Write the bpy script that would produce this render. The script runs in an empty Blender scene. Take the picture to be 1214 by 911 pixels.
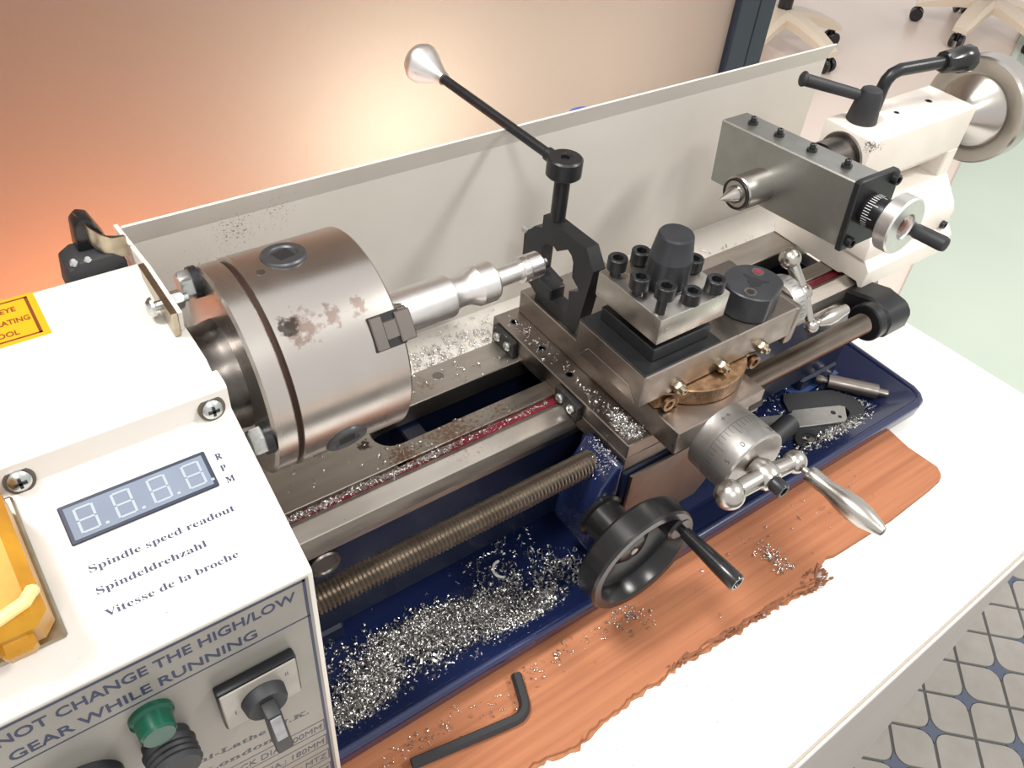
import bpy, bmesh, math, random
from mathutils import Vector, Matrix
random.seed(7)
S = 0.001                      # everything below is written in millimetres
scn = bpy.context.scene
COL = scn.collection

# ------------------------------------------------------------------ camera, world, lights, exposure
RT = ((0.81425, -0.57555, 0.07569), (-0.34927, -0.58900, -0.72877), (0.46403, 0.56697, -0.68062))
cam_d = bpy.data.cameras.new('camera'); cam = bpy.data.objects.new('camera', cam_d); COL.objects.link(cam)
r = Vector(RT[0]).normalized(); f = Vector(RT[2]); f = (f - r * f.dot(r)).normalized(); u = r.cross(f)
cam.matrix_world = Matrix(((r.x, u.x, -f.x, -0.142598), (r.y, u.y, -f.y, -0.294571), (r.z, u.z, -f.z, 0.267846), (0, 0, 0, 1)))
cam_d.sensor_fit = 'HORIZONTAL'; cam_d.sensor_width = 36; cam_d.lens = 36 * 1007.9 / 1214
cam_d.clip_start = 0.01; cam_d.clip_end = 60
scn.camera = cam

world = bpy.data.worlds.new('world'); scn.world = world; world.use_nodes = True
world.node_tree.nodes['Background'].inputs[0].default_value = (1.0, 0.975, 0.95, 1)
world.node_tree.nodes['Background'].inputs[1].default_value = 0.5

def ceiling_or_added_panel(x, y, w, d, watts, col=(1, 0.97, 0.93)):
    L = bpy.data.lights.new('ceiling_or_added_light', 'AREA'); L.shape = 'RECTANGLE'; L.size = w * S; L.size_y = d * S
    L.energy = watts; L.color = col
    o = bpy.data.objects.new('ceiling_or_added_light', L); COL.objects.link(o); o.location = (x * S, y * S, 1.75)
    return o
ceiling_or_added_panel(-700, 150, 400, 400, 24)
ceiling_or_added_panel(1500, -1000, 400, 400, 26)
ceiling_or_added_panel(-450, -1450, 400, 400, 11)
ceiling_or_added_panel(300, 1000, 600, 600, 22)  # extra panel, added to give highlights on the chuck and round steel

vs = scn.view_settings
scn.display_settings.display_device = 'sRGB'
vs.view_transform = 'Standard'; vs.look = 'None'; vs.exposure = 0.85; vs.gamma = 1; vs.use_curve_mapping = False

# ------------------------------------------------------------------ materials
def lin(h):
    h = h.lstrip('#'); out = []
    for i in (0, 2, 4):
        c = int(h[i:i + 2], 16) / 255
        out.append(c / 12.92 if c <= 0.04045 else ((c + 0.055) / 1.055) ** 2.4)
    return tuple(out) + (1,)

def mat(name, col, metal=0.0, rough=0.4, col2=None, vary=20.0, vamt=0.5, stretch=(1, 1, 1), bump=None, stains=(), spots=(), rvar=0.0, coat=0.0, spec=0.5, trans=None):
    m = bpy.data.materials.new(name); m.use_nodes = True
    nt = m.node_tree; N = nt.nodes; L = nt.links
    b = N['Principled BSDF']
    b.inputs['Metallic'].default_value = metal; b.inputs['Roughness'].default_value = rough
    b.inputs['Coat Weight'].default_value = coat; b.inputs['Coat Roughness'].default_value = 0.08
    b.inputs['Specular IOR Level'].default_value = spec
    geo = N.new('ShaderNodeNewGeometry')
    mp = N.new('ShaderNodeMapping'); mp.vector_type = 'POINT'
    mp.inputs['Scale'].default_value = (1000 * stretch[0], 1000 * stretch[1], 1000 * stretch[2])
    L.new(geo.outputs['Position'], mp.inputs['Vector'])
    mm = N.new('ShaderNodeMapping'); mm.inputs['Scale'].default_value = (1000, 1000, 1000)
    L.new(geo.outputs['Position'], mm.inputs['Vector'])
    def noise(period, detail=3.0, src=mm):
        n = N.new('ShaderNodeTexNoise'); n.inputs['Scale'].default_value = 1.0 / period; n.inputs['Detail'].default_value = detail
        L.new(src.outputs['Vector'], n.inputs['Vector']); return n
    def ramp(sock, a, c):
        rr = N.new('ShaderNodeMapRange'); rr.inputs['From Min'].default_value = a; rr.inputs['From Max'].default_value = c
        rr.clamp = True; L.new(sock, rr.inputs['Value']); return rr.outputs['Result']
    def mix(fac, A, B):
        x = N.new('ShaderNodeMix'); x.data_type = 'RGBA'
        if isinstance(fac, float): x.inputs[0].default_value = fac
        else: L.new(fac, x.inputs[0])
        for s_, v in ((6, A), (7, B)):
            if isinstance(v, tuple): x.inputs[s_].default_value = v
            else: L.new(v, x.inputs[s_])
        return x.outputs[2]
    base = lin(col); cur = base
    if col2:
        n = noise(vary, 4.0, mp)
        cur = mix(ramp(n.outputs['Fac'], 0.5 - vamt / 2, 0.5 + vamt / 2), base, lin(col2))
    for (sc, pos, R, per, *ex) in stains:       # a stain with a ragged outline round one place
        d = N.new('ShaderNodeVectorMath'); d.operation = 'DISTANCE'; L.new(mm.outputs['Vector'], d.inputs[0]); d.inputs[1].default_value = pos
        k = ramp(d.outputs['Value'], R, 0.0)
        n = noise(per, 4.0)
        a = N.new('ShaderNodeMath'); a.operation = 'MULTIPLY_ADD'; L.new(k, a.inputs[0]); a.inputs[1].default_value = ex[0] if ex else 0.75
        s2 = N.new('ShaderNodeMath'); s2.operation = 'SUBTRACT'; L.new(n.outputs['Fac'], s2.inputs[0]); s2.inputs[1].default_value = 0.5
        L.new(s2.outputs[0], a.inputs[2])
        msk = N.new('ShaderNodeMath'); msk.operation = 'MULTIPLY'; L.new(ramp(a.outputs[0], 0.30, 0.45), msk.inputs[0]); msk.inputs[1].default_value = ex[1] if len(ex) > 1 else 0.85
        cur = mix(msk.outputs[0], cur, lin(sc))
    for (sc, per, lo, hi) in spots:        # scattered specks
        n = noise(per, 5.0); cur = mix(ramp(n.outputs['Fac'], lo, hi), cur, lin(sc))
    if isinstance(cur, tuple): b.inputs['Base Color'].default_value = cur
    else: L.new(cur, b.inputs['Base Color'])
    if rvar:
        n = noise(vary, 3.0, mp); mr = N.new('ShaderNodeMapRange'); L.new(n.outputs['Fac'], mr.inputs['Value'])
        mr.inputs['From Min'].default_value = 0.3; mr.inputs['From Max'].default_value = 0.7
        mr.inputs['To Min'].default_value = max(0.03, rough - rvar); mr.inputs['To Max'].default_value = rough + rvar
        L.new(mr.outputs['Result'], b.inputs['Roughness'])
    if bump:
        n = noise(bump[0], 4.0, mp); bp = N.new('ShaderNodeBump'); bp.inputs['Strength'].default_value = bump[1]; bp.inputs['Distance'].default_value = bump[2] * S
        L.new(n.outputs['Fac'], bp.inputs['Height']); L.new(bp.outputs['Normal'], b.inputs['Normal'])
    if trans:
        b.inputs['Transmission Weight'].default_value = trans
    return m

M = {}
def defm(k, *a, **kw): M[k] = mat(k, *a, **kw)
defm('white_paint', 'E0DCD6', rough=0.38, col2='CFCAC2', vary=60, vamt=0.9, spots=(('8A7F70', 5, 0.73, 0.78),), bump=(3, 0.05, 0.3))
defm('splash_paint', 'D9D6CE', rough=0.33, col2='C9C2BA', vary=90, vamt=0.8,
     stains=(('4B3527', (-28, 78, 18), 34, 1.1, 0.30), ('6B5240', (-5, 78, 24), 26, 1.4, 0.28), ('7E6A58', (-50, 78, 5), 60, 1.0, 0.2)), spots=(('8C7460', 4, 0.745, 0.775),))
defm('tail_paint', 'E9E4DB', rough=0.36, col2='D8CFC4', vary=35, vamt=0.7, stains=(('3B332E', (368, -19, 17), 13, 1.6, 0.45), ('5A4C42', (376, -21, 16), 14, 1.4, 0.36)), spots=(('7D7060', 3, 0.74, 0.77),))
defm('steel', 'C2BEB8', 1, 0.34, col2='B0ABA5', vary=14, vamt=0.8, rvar=0.08)
defm('block_steel', 'B3B4B0', 1, 0.42, col2='A3A4A0', vary=16, rvar=0.06, spots=(('6A625A', 3, 0.72, 0.76),))
defm('steel_dark', '8C8681', 1, 0.38, col2='77706B', vary=12, vamt=0.7, rvar=0.08)
defm('slide_steel', '9A918A', 1, 0.38, col2='857C75', vary=10, vamt=0.8, rvar=0.09, spots=(('4A3C33', 3.5, 0.69, 0.75),))
defm('bed_steel', 'B5AFA7', 1, 0.40, col2='9E968E', vary=8, vamt=0.8, stretch=(0.15, 1, 1), rvar=0.1,
     stains=(('8A6244', (48, -11, -90), 46, 2.2, 0.45, 0.7), ('7A5438', (15, -13, -90), 24, 2.0, 0.5, 0.7), ('8A6244', (82, -8, -90), 26, 2.2, 0.4, 0.6), ('3A2A20', (0, 5, -90), 7, 2.5), ('8A6A50', (55, 30, -90), 16, 2.2, 0.4, 0.6)),
     spots=(('7A6A5E', 4, 0.72, 0.77),))
defm('chuck_steel', 'CFCAC4', 1, 0.27, col2='BDB7B1', vary=30, vamt=0.9, stretch=(1, 0.2, 0.2), rvar=0.05,
     stains=(('7F5846', (-42, -31, 39), 16, 4, 0.6, 0.6), ('7F5846', (-28, -31, 39), 11, 3, 0.6, 0.55), ('7F5846', (-16, -30, 40), 9, 3, 0.6, 0.5), ('3A3330', (-47, -30, 40), 8, 3, 0.8, 0.85), ('7A5845', (-33, 8, 50), 12, 3, 0.5, 0.6)))
defm('rust_groove', '38241D', 0.5, 0.6)
defm('socket_grey', '54565A', 0.7, 0.4)
defm('spindle_steel', '77726E', 1, 0.33, col2='4E4A47', vary=9, vamt=0.6, rvar=0.1)
defm('bright_steel', 'BDB9B3', 1, 0.27)
defm('zinc', 'CFD2D1', 1, 0.3, col2='B9BFBE', vary=4)
defm('nickel', 'BFB4A0', 1, 0.3, col2='8E8470', vary=6, vamt=0.7)
defm('aluminium', 'F0EFED', 1, 0.36, col2='E2E0DE', vary=5, vamt=0.8)
defm('aluminium_cut', 'F2F1EF', 1, 0.25, col2='DAD8D6', vary=1.2, vamt=0.9, stretch=(1, 0.02, 0.02))
defm('dial_satin', 'B6B5B2', 1, 0.42, col2='A9A7A4', vary=4)
defm('black_oxide', '232426', 0.35, 0.36, col2='2B2C2E', vary=9)
defm('gunmetal', '44464A', 0.6, 0.4, col2='3A3C40', vary=10)
defm('black_plastic', '161617', 0, 0.24, col2='1C1C1E', vary=12)
defm('black_matte', '26272A', 0, 0.55)
defm('dark_gap', '17181A', 0, 0.6)
defm('rubber', '1C1B1B', 0, 0.6, spots=(('8C8984', 1.2, 0.66, 0.7),))
defm('blue_paint', '18234A', 0, 0.25, col2='131C3C', vary=50, vamt=0.8, coat=0.3, spots=(('56628A', 2.0, 0.72, 0.76),))
defm('blue_cast', '131B34', 0, 0.32, col2='0F162B', vary=40, coat=0.2)
defm('red_paint', '8E2438', 0, 0.45, col2='6E1C2C', vary=4)
defm('lead_steel', '9C948B', 1, 0.32, col2='877E75', vary=20)
defm('brass_stain', 'A58A6C', 1, 0.42, col2='6E5440', vary=4, vamt=0.5)
defm('copper', 'A4694A', 1, 0.3)
defm('chip_steel', 'D6D4D1', 1, 0.3)
defm('cardboard', 'AE7350', 0, 0.85, col2='8C5538', vary=6, vamt=0.55, stretch=(0.03, 1, 1), bump=(4, 0.6, 0.8), spots=(('8A5034', 9, 0.68, 0.80),))
defm('cardboard_edge', '8A5A40', 0, 0.9, col2='6E4632', vary=3)
defm('cardboard_ply', 'A4714F', 0, 0.85, col2='8E5B3C', vary=5)
defm('table_laminate', 'ECEBE8', 0, 0.28, col2='E8E6E2', vary=200)
defm('table_edge', 'C7B8A2', 0, 0.5)
defm('table_panel', 'B5B1AC', 0, 0.5, col2='AEA9A4', vary=150)
defm('yellow_plastic', 'CB951A', 0, 0.32, col2='A06A12', vary=14, vamt=0.6)
defm('yellow_pale', 'EED58A', 0, 0.4)
defm('sticker_yellow', 'E29A1A', 0, 0.35)
defm('sticker_ink', '6B3413', 0, 0.5)
defm('ink_navy', '2C3350', 0, 0.5)
defm('ink_grey', '43474F', 0, 0.5)
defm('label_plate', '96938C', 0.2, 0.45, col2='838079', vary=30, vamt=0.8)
defm('display_frame', '2C3242', 0, 0.3)
defm('display_face', '788292', 0, 0.18, col2='6E7888', vary=20)
defm('segment', '99A1AB', 0, 0.3)
defm('green_plastic', '053F2E', 0, 0.25, col2='074A37', vary=8)
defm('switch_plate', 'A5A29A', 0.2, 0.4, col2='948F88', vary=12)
defm('dirt', '5A5148', 0, 0.8)
defm('lever_face', 'A5A7AB', 0, 0.45, col2='7E8084', vary=6)
defm('white_print', 'DADADA', 0, 0.5)
defm('anodised', '28292C', 0.6, 0.35)
defm('floor_beige', 'E0D0C5', 0, 0.32, col2='D6C4B8', vary=400, vamt=0.8)
defm('floor_green', 'BCC6B8', 0, 0.2, col2='AEBAAC', vary=500, vamt=0.8)
defm('tile_grout', '464747', 0, 0.6)
defm('tile_petal', '928E88', 0, 0.5, col2='837E78', vary=30, vamt=0.7)
defm('tile_diamond', '454E60', 0, 0.4)
defm('light_box_inside', '8A8078', 0, 0.7)
defm('frame_navy', '252C38', 0, 0.35)
defm('chair_cream', 'D8C8B4', 0, 0.4)
defm('blue_cap', '2B58B8', 0, 0.3)
defm('bottle_white', 'DCDCDA', 0, 0.35)
defm('seat_fabric', '33363C', 0, 0.9)
defm('plate_blue', '3A4A78', 0, 0.15, col2='33426E', vary=20)

# ------------------------------------------------------------------ mesh helpers (millimetres, world coordinates)
def V(*a): return Vector(a)
def basis(d):
    d = Vector(d).normalized()
    up = Vector((0, 0, 1)) if abs(d.z) < 0.95 else Vector((0, 1, 0))
    a = d.cross(up).normalized(); b = a.cross(d).normalized()   # a: side, b: up
    return d, a, b

def ringr(kind, rr, th):
    if kind == 'c': return rr
    n = {'h': 6, 's': 4}[kind]
    w = 2 * math.pi / n
    return rr / math.cos((th % w) - w / 2)      # rr = across-flats radius

def loft(bm, p0, d, rings, seg=32, cap0=True, cap1=True, roll=0.0):
    """rings: (t, r) or (t, r, kind) along direction d from p0; kinds c circle, h hexagon, s square"""
    p0 = Vector(p0); d, a, b = basis(d); prev = None; first = None
    for rg in rings:
        t, rr = rg[0], rg[1]; kd = rg[2] if len(rg) > 2 else 'c'
        vs_ = []
        for i in range(seg):
            th = 2 * math.pi * i / seg
            q = ringr(kd, rr, th); tt = th + roll
            vs_.append(bm.verts.new(p0 + d * t + (a * math.cos(tt) + b * math.sin(tt)) * q))
        if prev:
            for i in range(seg):
                j = (i + 1) % seg
                bm.faces.new((prev[i], prev[j], vs_[j], vs_[i]))
        else: first = vs_
        prev = vs_
    if cap0: bm.faces.new(list(reversed(first)))
    if cap1: bm.faces.new(prev)
    return bm

def cyl(bm, p0, p1, r0, r1=None, seg=24, ch=0.0):
    p0 = Vector(p0); p1 = Vector(p1); L = (p1 - p0).length; r1 = r0 if r1 is None else r1
    if ch: rings = [(0, r0 - ch), (ch, r0), (L - ch, r1), (L, r1 - ch)]
    else: rings = [(0, r0), (L, r1)]
    return loft(bm, p0, p1 - p0, rings, seg)

def ball(bm, c, rad, seg=24, rings=14, d=(0, 0, 1), sq=1.0):
    pr = [(-rad * sq * math.cos(math.pi * i / rings), max(1e-3, rad * math.sin(math.pi * i / rings))) for i in range(rings + 1)]
    return loft(bm, c, d, pr, seg)

def box(bm, x0, x1, y0, y1, z0, z1, bev=0.0, seg=1):
    b2 = bmesh.new()
    vv = [b2.verts.new((x, y, z)) for x in (x0, x1) for y in (y0, y1) for z in (z0, z1)]
    for q in ((0, 1, 3, 2), (4, 6, 7, 5), (0, 4, 5, 1), (2, 3, 7, 6), (0, 2, 6, 4), (1, 5, 7, 3)):
        b2.faces.new([vv[i] for i in q])
    if bev: bmesh.ops.bevel(b2, geom=b2.edges[:], offset=bev, segments=seg, profile=0.5, affect='EDGES')
    join(bm, b2); return bm

def join(bm, b2):
    mp = {}
    for v in b2.verts: mp[v] = bm.verts.new(v.co)
    for fc in b2.faces:
        try: bm.faces.new([mp[v] for v in fc.verts])
        except ValueError: pass
    b2.free()

def prism(bm, pts, axis, a0, a1, bev=0.0, seg=1, ang=25):
    """polygon in the two other axes (order: x-> (y,z), y-> (x,z), z-> (x,y)) extruded from a0 to a1"""
    def P(p, t):
        return {'x': (t, p[0], p[1]), 'y': (p[0], t, p[1]), 'z': (p[0], p[1], t)}[axis]
    b2 = bmesh.new()
    A = [b2.verts.new(P(p, a0)) for p in pts]; B = [b2.verts.new(P(p, a1)) for p in pts]
    b2.faces.new(A); b2.faces.new(list(reversed(B)))
    n = len(pts)
    for i in range(n):
        j = (i + 1) % n; b2.faces.new((A[j], A[i], B[i], B[j]))
    bmesh.ops.recalc_face_normals(b2, faces=b2.faces[:])
    if bev:
        ed = [e for e in b2.edges if len(e.link_faces) == 2 and e.calc_face_angle(0) > math.radians(ang)]
        bmesh.ops.bevel(b2, geom=ed, offset=bev, segments=seg, profile=0.5, affect='EDGES', clamp_overlap=True)
    join(bm, b2); return bm

def tube(bm, pts, rad, seg=10, caps=True, hexa=False):
    pts = [Vector(p) for p in pts]; n = len(pts); prev = None; first = None; side = None
    for i, p in enumerate(pts):
        t = (pts[min(i + 1, n - 1)] - pts[max(i - 1, 0)]).normalized()
        if side is None:
            _, side, _ = basis(t)
        side = (side - t * side.dot(t)).normalized(); up = t.cross(side)
        rr = rad[i] if isinstance(rad, (list, tuple)) else rad
        ring = []
        for k in range(seg):
            th = 2 * math.pi * k / seg
            ring.append(bm.verts.new(p + (side * math.cos(th) + up * math.sin(th)) * rr))
        if prev:
            for k in range(seg):
                j = (k + 1) % seg; bm.faces.new((prev[k], prev[j], ring[j], ring[k]))
        else: first = ring
        prev = ring
    if caps: bm.faces.new(list(reversed(first))); bm.faces.new(prev)
    return bm

def arc(c, rad, a0, a1, n, plane='yz', off=0.0):
    out = []
    for i in range(n + 1):
        a = math.radians(a0 + (a1 - a0) * i / n); p = (c[0] + rad * math.cos(a), c[1] + rad * math.sin(a))
        out.append(p)
    return out

def NB(): return bmesh.new()

def obj(name, bm, m, parent=None, label=None, sm=32, kind=None, base=None):
    """link one bmesh as ONE mesh object"""
    if isinstance(bm, (tuple, list)): raise TypeError
    bmesh.ops.recalc_face_normals(bm, faces=bm.faces[:])
    o0 = Vector((0, 0, 0))
    pp = parent
    while pp is not None: o0 += Vector(pp.get('_b', (0, 0, 0))); pp = pp.parent
    if parent is None:
        if base is None:
            cs = [v.co for v in bm.verts]
            base = (sum(c.x for c in cs) / len(cs), sum(c.y for c in cs) / len(cs), min(c.z for c in cs))
        o0 = Vector(base)
    for v in bm.verts: v.co = (v.co - o0) * S
    me = bpy.data.meshes.new(name); bm.to_mesh(me); bm.free()
    for p in me.polygons: p.use_smooth = True
    me.set_sharp_from_angle(angle=math.radians(sm))
    me.materials.append(M[m] if isinstance(m, str) else m)
    o = bpy.data.objects.new(name, me); COL.objects.link(o)
    if parent is None: o.location = o0 * S
    else: o.parent = parent
    o['_b'] = tuple(o0) if parent is None else (0.0, 0.0, 0.0)
    if label: o['label'] = label
    if kind: o['kind'] = kind
    return o

def thing(name, label, cat, base, group=None):
    o = bpy.data.objects.new(name, None); COL.objects.link(o); o.empty_display_size = 0.02
    o.location = Vector(base) * S; o['_b'] = tuple(float(c) for c in base)
    o['label'] = label; o['category'] = cat
    if group: o['group'] = group
    return o

def solo(name, bm, m, label, cat, group=None, kind=None, sm=32):
    o = obj(name, bm, m, sm=sm); o['label'] = label; o['category'] = cat
    if group: o['group'] = group
    if kind: o['kind'] = kind
    return o

def struct(name, bm, m, label=None, sm=32):
    o = obj(name, bm, m, sm=sm); o['kind'] = 'structure'
    if label: o['label'] = label
    return o

def serif(s):
    out = ''
    for c in s:
        if 'A' <= c <= 'Z': out += chr(0x1D400 + ord(c) - 65)
        elif 'a' <= c <= 'z': out += chr(0x1D41A + ord(c) - 97)
        else: out += c
    return out

def text(name, body, origin, xdir, ydir, size, m, parent, width=None, thick=0.12, bold=0.0, align='LEFT', ser=False):
    """flat print: lettering as thin mesh lying on the surface through origin"""
    cu = bpy.data.curves.new(name, 'FONT'); cu.body = serif(body) if ser else body; cu.size = size * S; cu.extrude = thick * S / 2
    cu.offset = bold * S; cu.align_x = align; cu.resolution_u = 3
    if ser:
        try:
            import os
            p = os.path.join(bpy.utils.system_resource('DATAFILES'), 'fonts', 'NotoSansMath-Regular.woff2')
            cu.font = bpy.data.fonts.load(p, check_existing=True)
        except Exception:
            cu.body = body
    t = bpy.data.objects.new(name, cu); COL.objects.link(t)
    dg = bpy.context.evaluated_depsgraph_get(); dg.update()
    me = bpy.data.meshes.new_from_object(t.evaluated_get(dg)); bpy.data.objects.remove(t)
    xs = [v.co.x for v in me.vertices] or [0, 1]
    k = 1.0
    if width: k = width * S / max(1e-6, (max(xs) - min(xs)))
    x0 = min(xs) if align == 'LEFT' else 0
    X = Vector(xdir).normalized(); Y = Vector(ydir).normalized(); Z = X.cross(Y)
    o0 = Vector((0, 0, 0)); pp = parent
    while pp is not None: o0 += Vector(pp.get('_b', (0, 0, 0))); pp = pp.parent
    O = (Vector(origin) - o0) * S
    for v in me.vertices: v.co = O + X * ((v.co.x - x0) * k) + Y * v.co.y + Z * v.co.z
    me.materials.append(M[m])
    o = bpy.data.objects.new(name, me); COL.objects.link(o); o.parent = parent; o['_b'] = (0.0, 0.0, 0.0)
    return o

def cap_screw(bm, p, d, rad=4.5, h=6.5, hexr=None, shank=None, seg=30, roll=0.0):
    """socket head cap screw, head base at p, axis d; one closed shape with its hexagon recess"""
    hexr = hexr or rad * 0.52
    rr = []
    if shank: rr += [(-shank[1], shank[0]), (0, shank[0])]
    rr += [(0, rad), (h - 0.5, rad), (h, rad - 0.5), (h, rad * 0.74), (h - 0.35, hexr + 0.35), (h - 0.35, hexr, 'h'), (h - h * 0.55, hexr, 'h')]
    loft(bm, p, d, rr, seg, roll=roll)
    return bm

def hex_bolt(bm, p, d, af=8, h=5, shank=None, roll=0.0):
    rr = []
    if shank: rr += [(-shank[1], shank[0]), (0, shank[0])]
    rr += [(0, af, 'h'), (h - 0.8, af, 'h'), (h, af * 0.95)]
    loft(bm, p, d, rr, 24, roll=roll); return bm

# ------------------------------------------------------------------ the setting: floor, partition
ZF = -950
b = NB(); box(b, -3000, 9000, -3500, 9000, ZF - 40, ZF - 12); struct('floor', b, 'floor_beige', 'beige smooth floor behind the table')
b = NB()   # pale green floor
prism(b, [(1330, -3400), (8800, -3400), (8800, 3515), (1330, 322)], 'z', ZF - 12, ZF - 2)
struct('floor', b, 'floor_green', 'pale green shiny floor beyond the end of the table')
b = NB(); box(b, -2000, 1330, -1800, 320, ZF - 12, ZF - 3)
tf = struct('floor', b, 'tile_grout', 'floor of grey petal tiles with dark blue diamonds')
PX, OX, OY = 92.0, 888.0, -240.0
def petal(vert):
    pts = []; g = 2.0; rd = 19.0
    # corners: two pointed (X) and two rounded (D)
    h = PX / 2 - g * 1.3
    loop = []
    for s_ in (1, -1):
        # pointed corner on the second axis, then the rounded corner on the first axis
        loop.append((0, h * s_))
        nx = s_   # heading to D at (+h*s_,0) going round
        n = 7
        c = h - rd * 1.42
        for i in range(n + 1):
            a = math.radians(45 * s_ * 1 - 90 * s_ * i / n) if s_ == 1 else math.radians(225 - 90 * i / n)
            loop.append((c * nx + rd * math.cos(a), rd * math.sin(a)))
    if vert: loop = [(-y, x) for x, y in loop]
    return loop
def petal_mesh(vert):
    me = bpy.data.meshes.new('floor_tile'); bm = NB()
    lp = petal(vert); A = [bm.verts.new((x * S, y * S, 0)) for x, y in lp]
    B = [bm.verts.new((x * .975 * S, y * .975 * S, 2.5 * S)) for x, y in lp]
    n = len(lp); bm.faces.new(B)
    for i in range(n): bm.faces.new((A[i], A[(i + 1) % n], B[(i + 1) % n], B[i]))
    bmesh.ops.recalc_face_normals(bm, faces=bm.faces[:]); bm.to_mesh(me); bm.free(); me.materials.append(M['tile_petal']); return me
pm = (petal_mesh(False), petal_mesh(True))
dm = bpy.data.meshes.new('tile_diamond'); bm = NB()
lp = []
for i in range(4):
    a = math.radians(45 + 90 * i); lp.append((20 * math.cos(a), 20 * math.sin(a))); a = math.radians(90 + 90 * i); lp.append((9.0 * math.cos(a), 9.0 * math.sin(a)))
A = [bm.verts.new((x * S, y * S, 0)) for x, y in lp]; B = [bm.verts.new((x * S, y * S, 1.6 * S)) for x, y in lp]
bm.faces.new(B)
for i in range(8): bm.faces.new((A[i], A[(i + 1) % 8], B[(i + 1) % 8], B[i]))
bmesh.ops.recalc_face_normals(bm, faces=bm.faces[:]); bm.to_mesh(dm); bm.free(); dm.materials.append(M['tile_diamond'])
tb = Vector(tf['_b'])
cells = []
for i in range(-5, 6):
    for j in range(-5, 4):
        X0 = OX + PX * i; Y0 = OY + PX * j
        if X0 > 1270 or Y0 > 250: continue
        cells.append((dm, 'tile_diamond', X0, Y0))
        cells.append((pm[0], 'floor_tile', X0 + PX / 2, Y0)); cells.append((pm[1], 'floor_tile', X0, Y0 + PX / 2))
for me, nm, x, y in cells:
    o = bpy.data.objects.new(nm, me); COL.objects.link(o); o.parent = tf; o.location = (Vector((x, y, ZF - 3)) - tb) * S; o['_b'] = (0.0, 0.0, 0.0)

# frosted glass partition behind the table, with its frame, lit by lamps added behind it
def frosted():
    m = bpy.data.materials.new('frosted_glass'); m.use_nodes = True; nt = m.node_tree; N = nt.nodes; L = nt.links
    out = N['Material Output']; N.remove(N['Principled BSDF'])
    tr = N.new('ShaderNodeBsdfTranslucent'); tr.inputs['Color'].default_value = (0.86, 0.82, 0.78, 1)
    gl = N.new('ShaderNodeBsdfPrincipled'); gl.inputs['Base Color'].default_value = lin('8A7E76'); gl.inputs['Roughness'].default_value = 0.4
    geo = N.new('ShaderNodeNewGeometry'); n = N.new('ShaderNodeTexNoise'); n.inputs['Scale'].default_value = 700; L.new(geo.outputs['Position'], n.inputs['Vector'])
    bp = N.new('ShaderNodeBump'); bp.inputs['Strength'].default_value = 0.3; bp.inputs['Distance'].default_value = 0.001
    L.new(n.outputs['Fac'], bp.inputs['Height']); L.new(bp.outputs['Normal'], gl.inputs['Normal']); L.new(bp.outputs['Normal'], tr.inputs['Normal'])
    mx = N.new('ShaderNodeMixShader'); mx.inputs[0].default_value = 0.2
    L.new(tr.outputs[0], mx.inputs[1]); L.new(gl.outputs[0], mx.inputs[2]); L.new(mx.outputs[0], out.inputs['Surface']); return m
M['frosted_glass'] = frosted()
PY = 300
wl = thing('wall_back', 'frosted glass partition with dark navy frame behind the table', 'partition', (0, PY + 10, ZF - 12))
wl['kind'] = 'structure'; del wl['category']
b = NB(); box(b, -1100, 602, PY + 8, PY + 14, ZF + 80, 900); obj('glass_pane', b, 'frosted_glass', wl)
b = NB(); box(b, 596, 628, PY, PY + 40, ZF - 12, 950, 2); box(b, 632, 660, PY + 4, PY + 36, ZF - 12, 950, 2); box(b, 626, 634, PY + 12, PY + 30, ZF - 12, 950); obj('frame_post', b, 'frame_navy', wl)
b = NB(); box(b, -1100, 600, PY, PY + 24, ZF - 12, ZF + 82, 2); obj('frame_rail', b, 'frame_navy', wl)
b = NB(); box(b, -1100, 600, PY, PY + 24, 898, 950, 2); obj('frame_rail', b, 'frame_navy', wl)
b = NB(); box(b, -1140, -1098, PY, PY + 40, ZF - 12, 950, 2); obj('frame_post', b, 'frame_navy', wl)

# unseen box added behind the pane to block world light, with added lamps
b = NB(); box(b, -1100, 640, PY + 560, PY + 575, ZF + 80, 900); obj('light_box_back', b, 'light_box_inside', wl)
for xx in (-1098, 600):
    b = NB(); box(b, xx, xx + 12, PY + 41, PY + 560, ZF - 12, 950); obj('light_box_side', b, 'light_box_inside', wl)
for zz in (ZF + 60, 900):
    b = NB(); box(b, -1090, 600, PY + 25, PY + 560, zz, zz + 12); obj('light_box_shelf', b, 'light_box_inside', wl)
def pane_backlight(x, y, z, watts, col, rad):  # invented lamp behind the pane, shapes its orange-to-cream gradient
    L = bpy.data.lights.new('added_backlight', 'POINT'); L.energy = watts; L.color = col; L.shadow_soft_size = rad * S
    o = bpy.data.objects.new('added_backlight', L); COL.objects.link(o); o.location = (x * S, y * S, z * S); return o
pane_backlight(-90, 450, -250, 1.9, (1, 0.30, 0.11), 30)
pane_backlight(190, 440, -80, 0.75, (1, 0.90, 0.74), 30)
pane_backlight(440, 520, -60, 0.7, (1, 0.92, 0.82), 30)

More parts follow.
